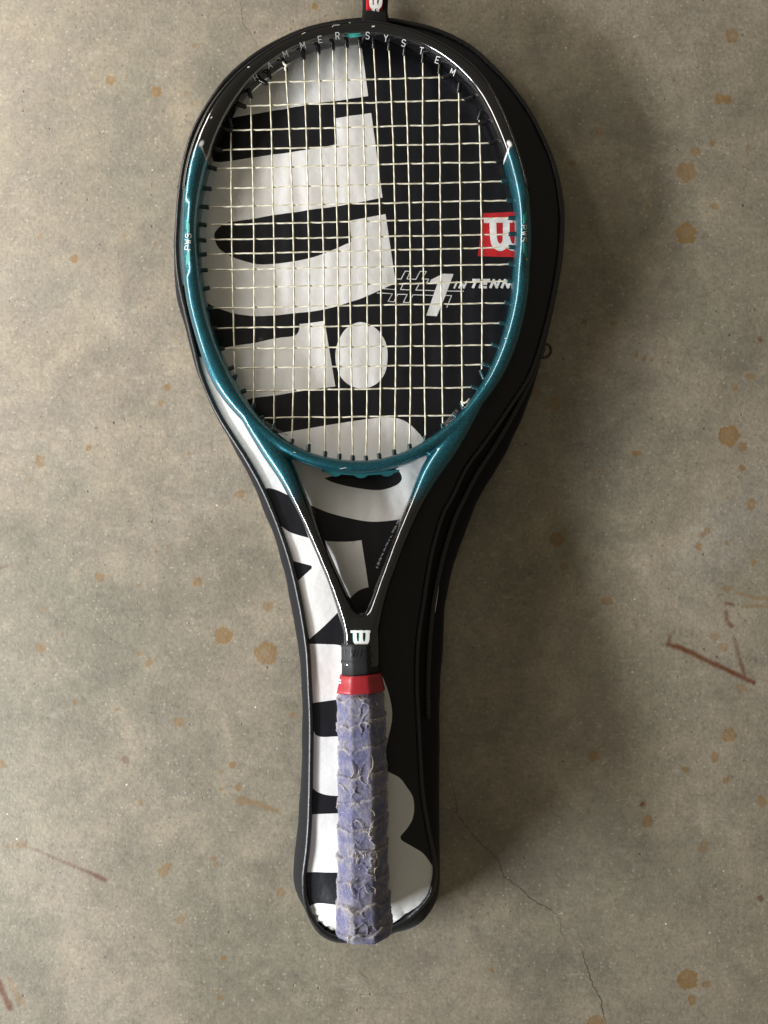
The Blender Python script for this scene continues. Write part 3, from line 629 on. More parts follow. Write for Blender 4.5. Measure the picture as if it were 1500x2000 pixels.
def decal(name, quads, bvh, m, parent, lift=0.00015, th=0.0, sub=1.6, step=0.00002):
    """flat print: outline quads of a photo position laid on the surface found there"""
    vs = []; fs = []
    for k, q in enumerate(quads):
        q = [Vector(p) for p in q]
        if len(q) == 4:
            n = max(1, int((q[1] - q[0]).length / sub)); mm = max(1, int((q[3] - q[0]).length / (sub * 1.5)))
        else: n = mm = 1
        idx = {}
        for i in range(n + 1):
            for j in range(mm + 1):
                a = q[0].lerp(q[1], i / n); b_ = q[3].lerp(q[2], i / n); p = a.lerp(b_, j / mm)
                h, nr = hit(bvh, p.x, p.y)
                if h is None: continue
                idx[i, j] = len(vs); vs.append(h + nr * (lift + step * k))
        for i in range(n):
            for j in range(mm):
                c = [(i, j), (i + 1, j), (i + 1, j + 1), (i, j + 1)]
                if all(x in idx for x in c):
                    pts = [vs[idx[x]] for x in c]
                    if max((pts[0] - x).length for x in pts[1:]) < 0.006: fs.append(tuple(idx[x] for x in c[::-1]))
    o = mesh_obj(name, vs, fs, [m])
    o.parent = parent[0]; o.matrix_parent_inverse = Matrix.Translation(parent[1].location).inverted()
    return o
def DL(*a, **k):
    o = decal(*a, **k); o['kind'] = 'stuff'; return o
def fix(q):   # keep every strip's winding the same
    a = (q[1][0] - q[0][0]) * (q[2][1] - q[0][1]) - (q[1][1] - q[0][1]) * (q[2][0] - q[0][0])
    return q if a > 0 else [q[1], q[0], q[3], q[2]]
bb = bvh_of([bd])
o = decal('badge_letter', [fix(q) for q in wmark(719, -12, 27, 31, 6.5)], bb, M_emb, (cover, cover), 0.0005, sub=2)
# pale print on the dark side wall
gb = bvh_of([gus])
def band(cl, ws):
    out = []
    for (p, q), (a, b_) in zip(zip(cl, cl[1:]), zip(ws, ws[1:])):
        out.append([(p[0] - a / 2, p[1]), (q[0] - b_ / 2, q[1]), (q[0] + b_ / 2, q[1]), (p[0] + a / 2, p[1])])
    return out
side1 = band([(860,1108),(856,1120),(853,1140),(850,1165),(849,1180),(848,1196)], [1,5,8,6.5,4.5,1])
side2 = band([(838,1320),(837.5,1340),(837,1364)], [0.8,2.6,0.8])
for s in (side1, side2): decal('side_print', s, gb, M_white, (cover, cover), 0.0007, step=0)

# ------------------------------------------------------------------ tennis racket
racket = thing('tennis_racket', (0, 0, 0.04), 'teal and black tennis racket with cream strings and frayed purple grip, resting on the cover', 'tennis racket')
IN_ = [(703,88),(650,92),(623,98),(583,112),(551,132),(517,157),(490,181),(469,211),(447,243),(431,280),(418,315),(408,347),(402,373),(397,407),(393,430),(392,460),(394,490),(398,530),(402,567),(406,593),(415,633),(429,673),(445,708),(460,741),(487,788),(513,820),(545,849),(593,879),(633,892),(673,899),(713,901),(747,897),(775,889),(805,877),(832,860),(867,835),(893,811),(917,783),(938,751),(957,715),(976,665),(989,620),(996,580),(999,540),(1001,510),(1003,487),(1004,450),(1003,420),(998,385),(990,355),(980,316),(966,280),(949,241),(930,204),(902,171),(868,140),(826,115),(792,98),(756,90),(728,87)]
OUT_ = [(703,44),(650,51),(597,64),(557,80),(517,103),(485,127),(450,158),(423,190),(405,219),(386,256),(370,300),(361,347),(357,381),(355,433),(354,487),(357,529),(361,567),(370,615),(383,657),(394,695),(410,740),(429,775),(447,795),(473,822),(500,848),(535,875),(575,898),(610,912),(645,920),(680,924),(710,925),(740,922),(770,915),(800,904),(840,884),(872,862),(905,835),(940,795),(976,750),(995,713),(1011,673),(1021,633),(1031,593),(1035,540),(1039,500),(1040,460),(1037,407),(1028,350),(1016,308),(1002,266),(986,224),(966,184),(938,142),(896,106),(854,81),(812,65),(770,53),(728,45)]
CXP, CYP = 698.0, 480.0
def polar(L):
    P = np.array([(p.x, p.y) for p in catmull(L, 4, True)]); th = np.arctan2(P[:, 1] - CYP, P[:, 0] - CXP); r = np.hypot(P[:, 1] - CYP, P[:, 0] - CXP)
    o = np.argsort(th); th, r = th[o], r[o]
    return np.r_[th - 2 * np.pi, th, th + 2 * np.pi], np.r_[r, r, r]
ti, ri = polar(IN_); to, ro = polar(OUT_)
NH = 240; TH = np.linspace(-np.pi, np.pi, NH, endpoint=False)
def smoothc(a, k=5):
    return sum(np.roll(a, i) for i in range(-k, k + 1)) / (2 * k + 1)
RI = smoothc(np.interp(TH, ti, ri), 3); RO = smoothc(np.interp(TH, to, ro), 3)
RM = (RI + RO) / 2
sp = (H - ZC) / F
hoop = [W(CXP + r * math.cos(t), CYP + r * math.sin(t)) for r, t in zip(RM, TH)]
BH = 0.0112
secs = []; halfw = []
for i in range(NH):
    tg = (hoop[(i + 1) % NH] - hoop[i - 1]).normalized(); nr = Vector((-tg.y, tg.x, 0))
    Wd = (RO[i] - RI[i]) / 2 * sp * abs(nr.dot(Vector((math.cos(TH[i]), -math.sin(TH[i]), 0))))
    s = abs(Vector((hoop[i].x, hoop[i].y, 0)).dot(nr)) / (H - ZC)
    a_ = math.sqrt(max(Wd ** 2 - (BH * s) ** 2, 0.0052 ** 2)); halfw.append(a_)
halfw = list(smoothc(np.array(halfw), 4))
def frame_mesh():
    vs, fs = sweep(path_of(hoop, True), [sup(a_, BH if True else 0, 24, 2.3) for a_ in halfw], True)
    def add(pts, ws, hs, z=None, e=2.3):
        P = np.array([(p[0], p[1], w_, h_) for p, w_, h_ in zip(pts, ws, hs)], float)
        P = np.array([[np.interp(t, range(len(P)), P[:, k]) for k in range(4)] for t in np.linspace(0, len(P) - 1, len(P) * 6)])
        for _ in range(6): P[1:-1] = (P[:-2] + P[1:-1] * 2 + P[2:]) / 4
        c = [W(p[0], p[1]) for p in P]
        v, f = sweep(path_of(c), [sup(p[2] * sp / 2, p[3], 24, e) for p in P]); n0 = len(vs)
        vs.extend(v); fs.extend(tuple(n0 + i for i in q) for q in f)
    add([(470,790),(500,838),(532,880),(560,922),(580,965),(605,1020),(634,1088),(651,1128),(668,1171),(684,1213),(694,1256)], [26,32,44,41,33,27,25,26,30,38,44], [.0108]*9 + [.0112, .0120])
    add([(930,790),(902,836),(868,882),(838,926),(818,968),(799,1010),(778,1060),(761,1107),(749,1139),(739,1171),(726,1213),(716,1256)], [26,34,46,42,33,29,28,28,28,30,38,44], [.0108]*10 + [.0112, .0120])
    add([(706,1203),(706,1225),(706,1262),(706,1300)], [60,72,74,74], [.0112,.012,.0125,.0125], e=3)
    add([(674,1172),(683,1192),(694,1204),(707,1208),(720,1203),(731,1190),(739,1172)], [20,22,24,26,24,22,20], [.0105]*7)
    me = bpy.data.meshes.new('frame_raw'); me.from_pydata([tuple(v) for v in vs], [], fs); me.update()
    o = bpy.data.objects.new('frame_raw', me); C.objects.link(o)
    md = o.modifiers.new('r', 'REMESH'); md.mode = 'VOXEL'; md.voxel_size = 0.00085
    sm = o.modifiers.new('s', 'SMOOTH'); sm.factor = 0.5; sm.iterations = 14
    dg = bpy.context.evaluated_depsgraph_get(); dg.update()
    me2 = bpy.data.meshes.new_from_object(o.evaluated_get(dg)); bpy.data.objects.remove(o)
    me2.name = 'frame'
    fr = bpy.data.objects.new('frame', me2); C.objects.link(fr); me2.materials.clear(); me2.materials.append(M_frame)
    me2.polygons.foreach_set('use_smooth', [True] * len(me2.polygons))
    # painted bands and gentle shaping of the flat side pads
    n = len(me2.vertices); co = np.zeros(n * 3); me2.vertices.foreach_get('co', co); co = co.reshape(-1, 3)
    PX = co[:, 0] / (H - co[:, 2]) * F + 750; PY = 1000 - co[:, 1] / (H - co[:, 2]) * F
    X, Y, Z = co.T
    qy = py_of(Y); ZL = ZT + (ZB - ZT) * (qy - 45) / 1790.0; qx = X / (H - ZL) * F + 750
    th = np.arctan2(qy - CYP, qx - CXP); r = np.hypot(qx - CXP, qy - CYP); rm = np.interp(th, TH, RM, period=2 * np.pi); lat = (r - rm)   # photo px, + outward
    hoopish = (Y > 0.06)
    # scooped pad next to the lettering on both sides
    yp = qy; padw = np.clip((yp - 388) / 22, 0, 1) * np.clip((550 - yp) / 22, 0, 1); padw = padw * padw * (3 - 2 * padw)
    top = np.clip((Z - ZL) / 0.006, 0, 1)
    la = np.clip((lat + 6) / 14, 0, 1); dz = -0.0017 * padw * top * la * la * (3 - 2 * la) * hoopish
    co[:, 2] += dz
    # shallow string channel on the inner wall
    me2.vertices.foreach_set('co', co.ravel())
    inner = np.clip(-lat, 0, 40); yb = 302 + inner * 0.0
    diag = 298 + np.clip(-lat - 2, 0, 20) * 1.5                # black/teal border runs down towards the strings
    teal_in = np.clip((qy - diag) / 2, 0, 1); teal_out = np.clip((qy - 285) / 40, 0, 1)
    t = np.where(lat < 1, teal_in, teal_out)
    low = np.clip((Y - 0.002) / 0.026, 0, 1); low = low * low * (3 - 2 * low)
    teal = t * low
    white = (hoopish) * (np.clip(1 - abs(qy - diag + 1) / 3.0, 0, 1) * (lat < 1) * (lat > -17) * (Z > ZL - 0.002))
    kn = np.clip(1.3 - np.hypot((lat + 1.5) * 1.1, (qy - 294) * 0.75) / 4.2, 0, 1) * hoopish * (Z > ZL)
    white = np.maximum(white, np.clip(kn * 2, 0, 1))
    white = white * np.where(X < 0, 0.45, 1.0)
    pins = np.zeros_like(qy)
    for k, off in enumerate((-5, -9, -13)):
        pins = np.maximum(pins, np.clip(1.4 - abs(lat - off) / 1.0, 0, 1) * (qy > diag + 8 + 3 * k) * (qy < 372 - 5 * k) * (Z > ZL))
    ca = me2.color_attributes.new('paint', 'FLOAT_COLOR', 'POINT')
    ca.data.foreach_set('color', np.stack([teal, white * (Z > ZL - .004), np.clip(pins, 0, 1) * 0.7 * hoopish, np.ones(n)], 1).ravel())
    me2.update()
    return fr
frame = frame_mesh(); adopt(frame, racket)
# bumper guard round the outside of the head
gsel = [i for i in range(NH) if (CYP + RM[i] * math.sin(TH[i])) < 382 ]
gsel.sort(key=lambda i: TH[i])
gp = [hoop[i] for i in gsel]
gsec = []
for i in gsel:
    a_ = halfw[i]; s = []
    # crescent hugging the outer wall; side axis points to the left of travel, outward sign found below
    sg = -1
    for k in range(11):
        t = -1.05 + 2.1 * k / 10; s.append((sg * (a_ + 0.0009) * abs(math.cos(t)) ** 0.87, (BH + 0.0007) * math.copysign(abs(math.sin(t)) ** 0.87, t)))
    for k in range(10, -1, -1):
        t = -1.05 + 2.1 * k / 10; s.append((sg * (a_ - 0.0008) * abs(math.cos(t)) ** 0.87, (BH - 0.0008) * math.copysign(abs(math.sin(t)) ** 0.87, t)))
    gsec.append(s)
tg0 = (gp[1] - gp[0]).normalized(); sd = Vector((0, 0, 1)).cross(tg0)
if (gp[0] - W(CXP, CYP)).dot(sd) > 0: gsec = [[(-x, y) for x, y in s][::-1] for s in gsec]
v, f = sweep(path_of(gp), gsec); g_ = mesh_obj('bumper_guard', v, f, [M_guard]); adopt(g_, racket)

# strings
MT = [(451,245),(489,187),(526,149),(558,133),(593,112),(622,99),(650,93),(677,88),(703,88),(730,90),(760,94),(790,104),(826,118),(858,140),(896,176),(936,230)]
MM = [453,496,535,573,603,631,659,682.5,716,743,772.5,801,827,861,900,941]
MB = [(459,737),(495,793),(535,833),(570,863),(603,873),(635,887),(663,892),(689,895),(715,896),(741,891),(770,884),(800,873),(831,857),(865,833),(903,791),(941,728)]
CL = [(517,161),(475,207),(449,255),(430,293),(418,329),(408,369),(402,404.5),(398,439),(397,469),(398,497),(400,527.5),(404,563.5),(410,602),(418,641),(433,681),(452,719),(475,764),(510,816.5)]
CR = [(869,151),(911,195),(938,242),(959,279),(973,316),(984,354),(994,391),(998,426),(999,457),(999,483),(998,516),(996,549),(990,591.5),(980,631),(965,674),(948,712),(925,756),(888,811)]
SR = 0.00059
def main_x(i, y):
    (xa, ya), (xb, yb), xm = MT[i], MB[i], MM[i]
    # gently bowed through three known points
    L = [((ya, xa), (460, xm), (yb, xb))][0]; r = 0
    for a in range(3):
        t = L[a][1]
        for b_ in range(3):
            if a != b_: t *= (y - L[b_][0]) / (L[a][0] - L[b_][0])
        r += t
    return r
def cross_y(j, x): (xa, ya), (xb, yb) = CL[j], CR[j]; return ya + (yb - ya) * (x - xa) / (xb - xa)
def string_mesh(name, pts, r):
    k = 8; n = len(pts); path = path_of(pts); vs, fs = sweep(path, [sup(r, r, k, 2)] * n, cap=True)
    o = mesh_obj(name, vs, fs, [M_str]); me = o.data; uvl = me.uv_layers.new(name='UVMap')
    d = [0]
    for a, b_ in zip(pts, pts[1:]): d.append(d[-1] + (b_ - a).length)
    off = random.random()
    for poly in me.polygons:
        if len(poly.vertices) != 4: continue
        qs = [vi % k for vi in poly.vertices]; wrap = (max(qs) - min(qs)) > 1
        for li, vi in zip(poly.loop_indices, poly.vertices):
            q = vi % k; vv = (q + k if (wrap and q == 0) else q) / k
            uvl.data[li].uv = (d[vi // k] + off, vv)
    adopt(o, racket); return o
ends = []
for i in range(16):
    (xa, ya), (xb, yb) = MT[i], MB[i]; ys = np.linspace(ya - 7, yb + 7, 190); pts = []
    cys = []
    for j in range(18):
        x = main_x(i, CL[j][1]); y = cross_y(j, x)
        if CL[j][0] < x < CR[j][0]: cys.append((y, j))
    for y in ys:
        x = main_x(i, min(max(y, ya), yb)); z = 0
        for cy, j in cys:
            z += (1 if (i + j) % 2 else -1) * math.exp(-((y - cy) / 8.5) ** 2)
        x += 0.55 * noise.noise(Vector((i * 3.3, y * 0.02, 1)))
        pts.append(W(x, y, zr(y) + z * SR * 0.85))
    string_mesh('main_string', pts, SR)
    ends += [((xa, ya), (0, -1)), ((xb, yb), (0, 1))]
for j in range(18):
    (xa, ya), (xb, yb) = CL[j], CR[j]; xs = np.linspace(xa - 7, xb + 7, 170); pts = []
    cxs = [(main_x(i, ya + (yb - ya) * 0.5), i) for i in range(16)]; cxs = [(main_x(i, cross_y(j, x)), i) for x, i in cxs]
    cxs = [(x, i) for x, i in cxs if MT[i][1] < cross_y(j, x) < MB[i][1]]
    for x in xs:
        y = cross_y(j, x); z = 0
        for cx, i in cxs:
            z -= (1 if (i + j) % 2 else -1) * math.exp(-((x - cx) / 8.5) ** 2)
        y += 1.1 * noise.noise(Vector((x * 0.016, j * 5.1, 4))) + 0.6 * noise.noise(Vector((x * 0.06, j * 2.1, 9)))
        pts.append(W(x, y, zr(y) + z * SR * 0.85))
    string_mesh('cross_string', pts, SR)
    ends += [((xa, ya), (-1, 0)), ((xb, yb), (1, 0))]
# grommets: one collar per string end, shared meshes
def grommet_mesh(m):
    prof = [(-0.004, 0.0017), (0.0026, 0.0017), (0.0032, 0.0015), (0.0034, 0.0011), (0.0034, 0.0008)]; vs = []; fs = []; k = 12
    for x, r in prof:
        for q in range(k): t = 2 * math.pi * q / k; vs.append((x, r * math.cos(t), r * math.sin(t)))
    for j in range(len(prof) - 1):
        for q in range(k): fs.append((j * k + q, j * k + (q + 1) % k, (j + 1) * k + (q + 1) % k, (j + 1) * k + q))
    me = bpy.data.meshes.new('grommet'); me.from_pydata(vs, [], [f[::-1] for f in fs]); me.materials.append(m)
    me.polygons.foreach_set('use_smooth', [True] * len(me.polygons)); return me
gt, gk = grommet_mesh(M_grom), grommet_mesh(M_gromb)
for (px, py), d in ends:
    # the collar leans part way between the string and the normal of the hoop
    c = W(px, py); rad = (W(CXP, CYP) - c); rad.z = 0; rad.normalize(); sd = Vector((-d[0], d[1], 0)); dr = (sd * 0.6 + rad * 0.4).normalized()
    o = bpy.data.objects.new('grommet', gk if py < 330 else gt); C.objects.link(o)
    o.location = c + Vector((0, 0, random.uniform(-.0002, .0002))) - dr * 0.001
    o.rotation_euler = (0, 0, math.atan2(dr.y, dr.x) + random.uniform(-.12, .12)); adopt(o, racket)
# scalloped plastic strip under the bridge
vs = []; fs = []; n = 60
for i in range(n + 1):
    t = i / n; x = 628 + 152 * t; yt = 917 + 6 * math.sin(math.pi * t); yb = 922 + 6.5 * math.sin(math.pi * t) + 5.5 * max(0, math.cos((x - 705) / 52 * 2 * math.pi)) ** 0.7
    for z in (-0.0005, 0.0012): vs += [W(x, yt, zr(920) + z), W(x, yb if z > 0 else yb - 0.5, zr(920) + z)]
for i in range(n):
    a = i * 4; b_ = a + 4
    fs += [(a + 2, a + 3, b_ + 3, b_ + 2), (a, b_, b_ + 1, a + 1), (a + 1, b_ + 1, b_ + 3, a + 3)]
o = mesh_obj('grommet_strip', vs, fs, [M_strip], None, False); adopt(o, racket)
# little knots where strings are tied off
def blob_tube(name, pts, r, m):
    o = tube(name, [Vector(p) for p in pts], r, m, None, 8); adopt(o, racket); return o
blob_tube('string_knot', [W(553,121,zr(121)+.002), W(556,126,zr(126)+.0028), W(560,128,zr(128)+.003), W(557,133,zr(133)+.0026), W(558,137,zr(137)+.001)], 0.00095, M_knot)
blob_tube('string_knot', [W(917,779,zr(779)+.002), W(912,785,zr(785)+.0026), W(906,787,zr(787)+.0024), W(901,784,zr(784)+.0026), W(904,790,zr(790)+.002), W(905,797,zr(797)+0)], 0.00075, M_knot)

# ------------------------------------------------------------------ handle
def octa(hw, hh, n=64, rnd=0.5):
    """rounded octagon section"""
    out = []
    for i in range(n):
        t = 2 * math.pi * i / n; m = (t + math.pi / 8) % (math.pi / 4) - math.pi / 8
        r = 1 / math.cos(m); r = 1 + (r - 1) * (1 - rnd) ; r = min(r, 1.055)
        out.append((hw * r * math.cos(t), hh * r * math.sin(t)))
    return out
def handle_part(name, rows, m, n=64, rnd=0.3, zc=0.0005, sub=4, cap=True):
    P = np.array(rows, float)   # y, centre x, half width px, half height m
    t = np.linspace(0, len(P) - 1, (len(P) - 1) * sub + 1); P = np.stack([np.interp(t, range(len(P)), P[:, k]) for k in range(4)], 1)
    pts = [W(p[1], p[0], zr(p[0]) + zc) for p in P]
    v, f = sweep([(p, Vector((0, -1, 0.0716))) for p in pts], [octa(p[2] * (H - zr(p[0])) / F, p[3], n, rnd) for p in P], cap=cap)
    return mesh_obj(name, v, f, [m])
col = handle_part('rubber_collar', [(1255,703,34,.0128),(1257,703,36,.0136),(1262,703,37,.0139),(1263.5,703,36,.0136),(1266,703,36,.0136),(1285,703.5,36.5,.0138),(1288,703.5,36.5,.0138),(1289.5,703.5,37.5,.0141),(1293,703.5,37.5,.0141),(1295,704,36,.0136),(1330,704.5,37,.0139)], M_collar, sub=1)
adopt(col, racket)
cb = bvh_of([col])
M_emboss = mat('raised_rubber_letters', (0.010, 0.0105, 0.012), 0.5)
ql = []
for k, ch in enumerate('Wilson'): ql += glyph(ch if ch in FONT else 'o', 688 + k * 7.2, 1276, 6 if k == 0 else 4.4, 14, 0, 1.7, 0.15)
o = decal('raised_lettering', [fix(q) for q in ql], cb, M_emboss, (racket, racket), 0.0004)
# red tape, its lower edge slanting down to the left
tp = handle_part('finishing_tape', [(1315,704.5,39,.0146),(1316.5,704.5,40.5,.0150),(1320,704.5,41,.0152),(1330,704.8,42.5,.0155),(1340,705,45.2,.0163),(1349,705,47,.0169)], M_tape, sub=2)
for v in tp.data.vertices:
    q = (v.co.x / sp + 750 - 705) / 45
    v.co.y += -0.0012 * q * -1 * 0.8
adopt(tp, racket)
o = decal('tape_mark', [fix(q) for q in stroke([(662.5,1328),(665.5,1329)], 3) + stroke([(662,1333),(666,1334)], 2.4)], bvh_of([tp]), M_inkw, (racket, racket), 0.0003)

def build_grip():
    rows = [(1343,705,42),(1350,705,45),(1360,705,48),(1400,706,49),(1450,707,49),(1510,708,50),(1560,708,50.5),(1610,709,51),(1660,709,51),(1710,709,51.5),(1740,709,52),(1768,710.5,55),(1785,711,57.5),(1800,711,58),(1812,711,57),(1819,710.5,54),(1822,710,48),(1823.5,709,22)]
    P = np.array(rows, float); NR, NA = 560, 168
    ya = np.r_[np.linspace(1343, 1812, NR - 30), 1812 + np.linspace(0, 1, 31)[1:] ** 0.8 * 11]
    cxs = np.interp(ya, P[:, 0], P[:, 1]); hws = np.interp(ya, P[:, 0], P[:, 2])
    vs = []; wear = []
    sec0 = octa(1, 1, NA, 0.12)
    for r, y in enumerate(ya):
        c = W(cxs[r], y, zr(y) + 0.0005); hw = hws[r] * (H - c.z) / F - 0.0011; hh = hw * 0.885
        endf = np.clip((1818 - y) / 12, 0, 1) * np.clip((y - 1349) / 8, 0.0, 1)
        for q in range(NA):
            a = 2 * math.pi * q / NA; cx, cz = sec0[q]
            ang = (a / (2 * math.pi))
            u = (y + 9 * (cx)) / 50.0                     # wrap turns, slanting across the handle
            uu = u + 0.16 * noise.noise(Vector((cx * 2, y * .03, 5))); fr = uu - math.floor(uu)
            edge = noise.noise(Vector((cx * 3.0, y * 0.05, 11))) * 0.10 + noise.noise(Vector((cx * 9.0, y * 0.16, 3))) * 0.05
            fe = uu + edge; fr = fe - math.floor(fe); turn = math.floor(fe)
            amp = 0.6 + 0.7 * abs(noise.noise(Vector((turn * 3.7, cx * 1.4, cz))))
            lay = (0.0019 * (1 - fr) ** 1.3 if fr > 0.05 else 0.0019 * (fr / 0.05)) * amp
            p3 = Vector((cx * 2.0, y * 0.030, cz * 2.0))
            n1 = noise.fractal(p3 * 0.6, 1.0, 2.0, 3); n2 = noise.fractal(p3 * 4.0 + Vector((9, 2, 1)), 0.9, 2.1, 4)
            rid = abs(noise.noise(p3 * 1.5 + Vector((4, 4, turn)))); tear = max(0, 1 - rid / 0.07) * max(0, min(1, 2.4 * noise.noise(p3 * 0.8 + Vector((1, 7, 3))) + 0.2))
            pit = max(0, -n2 - 0.55) * 2.0
            disp = lay + 0.0008 * n1 + 0.00010 * n2 + 0.0012 * tear - 0.0004 * min(1, pit) - 0.0006
            disp *= endf
            v = Vector((c.x + cx * (hw + disp), c.y + 0.0003 * n1, c.z + cz * (hh + disp)))
            vs.append(v)
            cor = abs(((a + math.pi / 8) % (math.pi / 4)) - math.pi / 8) / (math.pi / 8); cor = max(0, cor - 0.7) / 0.3
            wear.append((min(1, max(0, 0.75 * cor * max(0, 0.4 + 1.5 * n1) + 0.9 * tear + 0.45 * max(0, n2) + (0.9 * max(0, 1 - abs(fr - 0.07) / 0.09) * min(1, max(0.1, 0.5 + 1.6 * noise.noise(Vector((cx * 2.2, turn * 2.9, 6)))))) + 0.25 * max(0, n1))), min(1, 0.4 * pit + (0.6 if fr > 0.975 else 0)), min(1, max(0, 1.25 - abs(fr - 0.45 - 0.1 * n1) / 0.25)) * min(1, max(0, 0.75 + 1.2 * noise.noise(Vector((cx * 1.2, y * 0.012, 8))))), 1))
    fs = []
    for r in range(len(ya) - 1):
        for q in range(NA):
            k = (q + 1) % NA; fs.append((r * NA + q, r * NA + k, (r + 1) * NA + k, (r + 1) * NA + q))
    fs.append(tuple((len(ya) - 1) * NA + q for q in range(NA)))
    o = mesh_obj('cloth_grip', vs, fs, [M_grip])
    ca = o.data.color_attributes.new('wear', 'FLOAT_COLOR', 'POINT'); ca.data.foreach_set('color', np.array(wear).ravel())
    return o
grip = build_grip()
gb2 = bvh_of([grip])
# normals check so raised things go outwards
rc = gb2.ray_cast(CAMP, (W(705, 1500, 0) - CAMP).normalized()); GS = 1 if rc[1].z > 0 else -1
if GS < 0: grip.data.flip_normals(); gb2 = bvh_of([grip])
for o_ in (frame, gus, col, tp, g_):
    bm = bmesh.new(); bm.from_mesh(o_.data); bmesh.ops.recalc_face_normals(bm, faces=bm.faces); bm.to_mesh(o_.data); bm.free()
adopt(grip, racket)
# frayed cream threads lying along torn edges
TH_ = [[(724,1470),(727,1484),(727,1497),(722,1510),(718,1522),(719,1530),(726,1540)],[(686,1486),(690,1500),(690,1512),(684,1520),(680,1528)],[(700,1500),(701,1506),(698,1514)],[(657,1536),(663,1532),(668,1533),(673,1540),(679,1547)],
 [(759,1507),(762,1495),(765,1484)],[(688,1602),(687,1612),(690,1622)],[(690,1606),(698,1602),(706,1610),(708,1622)],[(702,1628),(710,1624),(718,1624),(724,1634),(723,1645)],[(722,1578),(729,1586),(730,1594)],[(729,1612),(722,1622),(721,1634)],
 [(690,1655),(696,1668),(698,1678),(694,1690)],[(731,1662),(737,1674),(738,1684),(733,1696),(732,1710),(731,1722)],[(712,1726),(715,1738),(722,1746)],[(724,1730),(731,1734),(731,1746)],[(686,1716),(686,1730),(690,1748)],[(710,1666),(711,1676)],[(715,1664),(716,1672)],
 [(678,1826),(681,1834),(680,1842)],[(656,1690),(652,1694)],[(764,1762),(770,1770),(771,1778)],[(660,1572),(658,1580)],[(732,1370),(735,1374),(734,1378)],[(676,1766),(684,1780),(694,1790)]]
tv = []; tf = []
def add_thread(pl, r, lift=0.0009, wav=0.4):
    P = resample(catmull(pl, 4), max(5, int(len(pl) * 5))); pts = []
    for i, (x, y) in enumerate(P):
        h, nr = hit(gb2, x, y)
        if h is None or (pts and (h - pts[-1]).length > 0.012):
            if not pts: continue
            z = pts[-1].z - 0.0003; q = W(x, y, z); pts.append(q); continue
        pts.append(h + nr * (lift + 0.0004 * noise.noise(Vector((x * .4, y * .4, 0)))) + Vector((random.uniform(-1, 1), random.uniform(-1, 1), 0)) * 0.0001 * wav)
    if len(pts) < 3: return
    n = len(pts); n0 = len(tv); v, f = sweep(path_of(pts), [sup(r * random.uniform(.6, 1.3) * min(1, 3 * (i + .4) / n, 3 * (n - i - .6) / n), r * .8, 5, 2) for i in range(n)])
    tv.extend(v); tf.extend(tuple(n0 + q for q in p) for p in f)
for pl in TH_: add_thread(pl, 0.00034)
rr = random.Random(5)
for k in range(22):
    x = rr.uniform(660, 752); y = rr.uniform(1352, 1822); a = rr.uniform(0, 6.28); L = rr.uniform(4, 13); pl = [(x, y)]
    for s in range(3): a += rr.uniform(-.8, .8); x += math.cos(a) * L / 3; y += math.sin(a) * L / 3; pl.append((x, y))
    add_thread(pl, rr.uniform(0.00008, 0.0002), 0.0005)
o = mesh_obj('frayed_threads', tv, tf, [M_thread]); o['kind'] = 'stuff'; adopt(o, racket)
# fibre fuzz all over the cloth
gco = [v.co for v in grip.data.vertices]; gno = [v.normal.copy() for v in grip.data.vertices]
fv = []; ff = []
for k in range(7000):
    i = rr.randrange(len(gco)); p = gco[i]; nr = gno[i]
    if nr.z < -0.35: continue
    L = rr.uniform(0.0012, 0.0036); dr = Vector((rr.gauss(0, 1), rr.gauss(0, 1), rr.gauss(0, .5))); dr = (dr - nr * dr.dot(nr)).normalized()
    sd = nr.cross(dr) * rr.uniform(0.00002, 0.00005); n0 = len(fv); lf = rr.uniform(.25, .9)
    for s in range(4):
        t = s / 3; c = p + nr * (L * lf * t * (1.2 - t)) + dr * L * t
        fv += [c + sd * (1 - t * .7), c - sd * (1 - t * .7)]
    for s in range(3): ff.append((n0 + 2 * s, n0 + 2 * s + 1, n0 + 2 * s + 3, n0 + 2 * s + 2))
o = mesh_obj('fibre_fuzz', fv, ff, [M_fuzz]); o['kind'] = 'stuff'; adopt(o, racket)

# ------------------------------------------------------------------ lettering on the frame
fb = bvh_of([frame]); fg = bvh_of([frame, g_])
LET = [('H',499,151,-52),('A',526,127,-45),('M',557,105,-35),('M',591,88,-24),('E',625,76,-16),('R',659,69,-9),('S',718,68,4),('Y',754,73,10),('S',789,82,15),('T',824,97,24),('E',856,115,31),('M',886,139,38)]
q = []
for ch, x, y, an in LET: q += glyph(ch, x, y, 6.5 if ch not in 'MA' else 8, 12, an * 0.55, 1.5)
decal('head_lettering', [fix(a) for a in q], fg, M_ink, (racket, racket), 0.0002, sub=2)
z8 = lambda L: [(640 + a / 7.5, b / 7.5) for a, b in L]
mot = [z8([(238,494),(485,482),(480,494),(410,502)])] + [z8([(290,504),(400,494),(440,506),(330,520)])] + [z8([(222,530),(300,518),(505,512),(500,522)])] + [z8([(300,535),(500,520),(420,540),(330,550)])] + [z8([(330,505),(410,503),(400,530),(320,530)])]
decal('head_motif', [fix(a) for a in mot], fg, M_inkt, (racket, racket), 0.0002, sub=2)
def vtext(word, x, y0, dy, h, w, an, lw):
    out = []
    for k, ch in enumerate(word): out += glyph(ch, x[k] if isinstance(x, (list, tuple)) else x, y0 + dy * k, w, h, an, lw)
    return out
decal('side_lettering', [fix(a) for a in vtext('PWS', (366.5, 367, 368), 484, -11.5, 10, 7.5, -88, 1.5)], fb, M_ink, (racket, racket), 0.0002, sub=2)
decal('side_lettering', [fix(a) for a in vtext('PWS', (1023.5, 1023.5, 1023), 444, 12, 9, 7.5, 88, 1.4)], fb, M_ink, (racket, racket), 0.0002, sub=2)
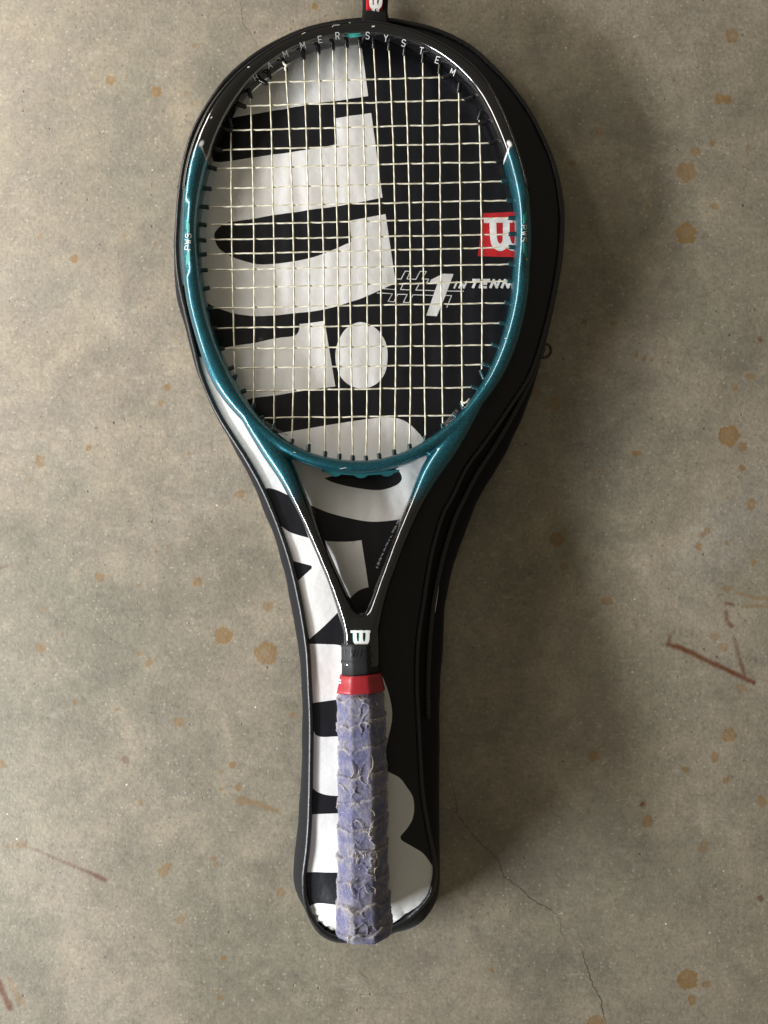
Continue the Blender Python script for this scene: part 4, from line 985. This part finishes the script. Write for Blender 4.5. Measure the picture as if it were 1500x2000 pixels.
def flick(x, y0, y1, s):
    q = []
    for k, (dx, a, b_, w_) in enumerate([(-2.5, 0, .72, 1.8), (0, .12, .95, 2.2), (2.4, .3, 1, 1.8)]):
        q += stroke([(x + dx * s, y0 + (y1 - y0) * a), (x + dx * s, y0 + (y1 - y0) * b_)], w_)
    return q
for x, a, b_, s in ((367,430,454,1),(367.5,517,491,1),(1025,413,437,-1),(1025,502,474,-1)):
    decal('side_motif', [fix(k) for k in flick(x, a, b_, s)], fb, M_inkt, (racket, racket), 0.0002, sub=2)
M_wedge = mat('logo_edge_teal', (0.10, 0.40, 0.38), 0.4)
decal('shaft_logo_outline', [fix(k) for k in wmark(686.5, 1232, 35, 27, 9)], fb, M_wedge, (racket, racket), 0.0002, sub=2, step=0.000005)
decal('shaft_logo', [fix(k) for k in wmark(686.5, 1232, 35, 27, 7)], fb, M_inkw, (racket, racket), 0.0005, sub=2, step=0.000005)
# small writing on the inner walls of the throat
q = []; r2 = random.Random(3)
cl = resample([(799,977),(784,1007),(773,1034),(760,1064),(751,1090),(744,1112)], 46)
for k, (x, y) in enumerate(cl):
    if k % 9 == 8: continue
    q += glyph('SIONEALTRO60'[r2.randrange(12)] if k < 34 else '60-60-'[k % 6], x + 3.0, y, 2.4, 3.0, -64, 0.5)
DL('small_lettering', [fix(k) for k in q], fb, M_smallprint, (racket, racket), 0.0002, sub=2)
q = []
cl = resample([(598,968),(610,992),(622,1016),(635,1040)], 26)
for k, (x, y) in enumerate(cl): q += glyph('SIONEALTRO'[r2.randrange(10)], x - 1.5, y, 2.6, 3.2, 62, 0.6)
cl = resample([(512,823),(530,839),(556,857)], 16)
for k, (x, y) in enumerate(cl): q += glyph('SIONEALTRO'[r2.randrange(10)], x - 1.5, y + 2, 2.6, 3.2, 38, 0.6)
cl = resample([(872,834),(886,822),(898,808)], 14)
for k, (x, y) in enumerate(cl): q += glyph('SIONEALTRO'[r2.randrange(10)], x + 1.5, y + 2, 2.6, 3.2, -45, 0.6)
DL('small_lettering', [fix(k) for k in q], fb, M_smallprint, (racket, racket), 0.0002, sub=2)
# paint chips and scratches
ch = []
for pl, w_ in (([(649,53),(651,50),(663,49)], 1.2), ([(727,52),(731,51.5)], 2.4), ([(590,67),(596,64)], 1.2), ([(484,132),(487,131)], 2), ([(412,231),(414,229)], 2), ([(616,52),(618,53)], 1.6), ([(558,71),(560,72)], 1.4), ([(682,44),(684,44)], 1.2),
               ([(1027,505),(1030,509)], 1.4), ([(987,661),(989,662)], 1.4), ([(664,915),(676,913)], 1.0), ([(757,1168),(758,1171)], 1.4), ([(573,883),(578,884)], .8)):
    ch += stroke(pl, w_)
DL('paint_chips', [fix(k) for k in ch], fg, M_chip, (racket, racket), 0.0002)
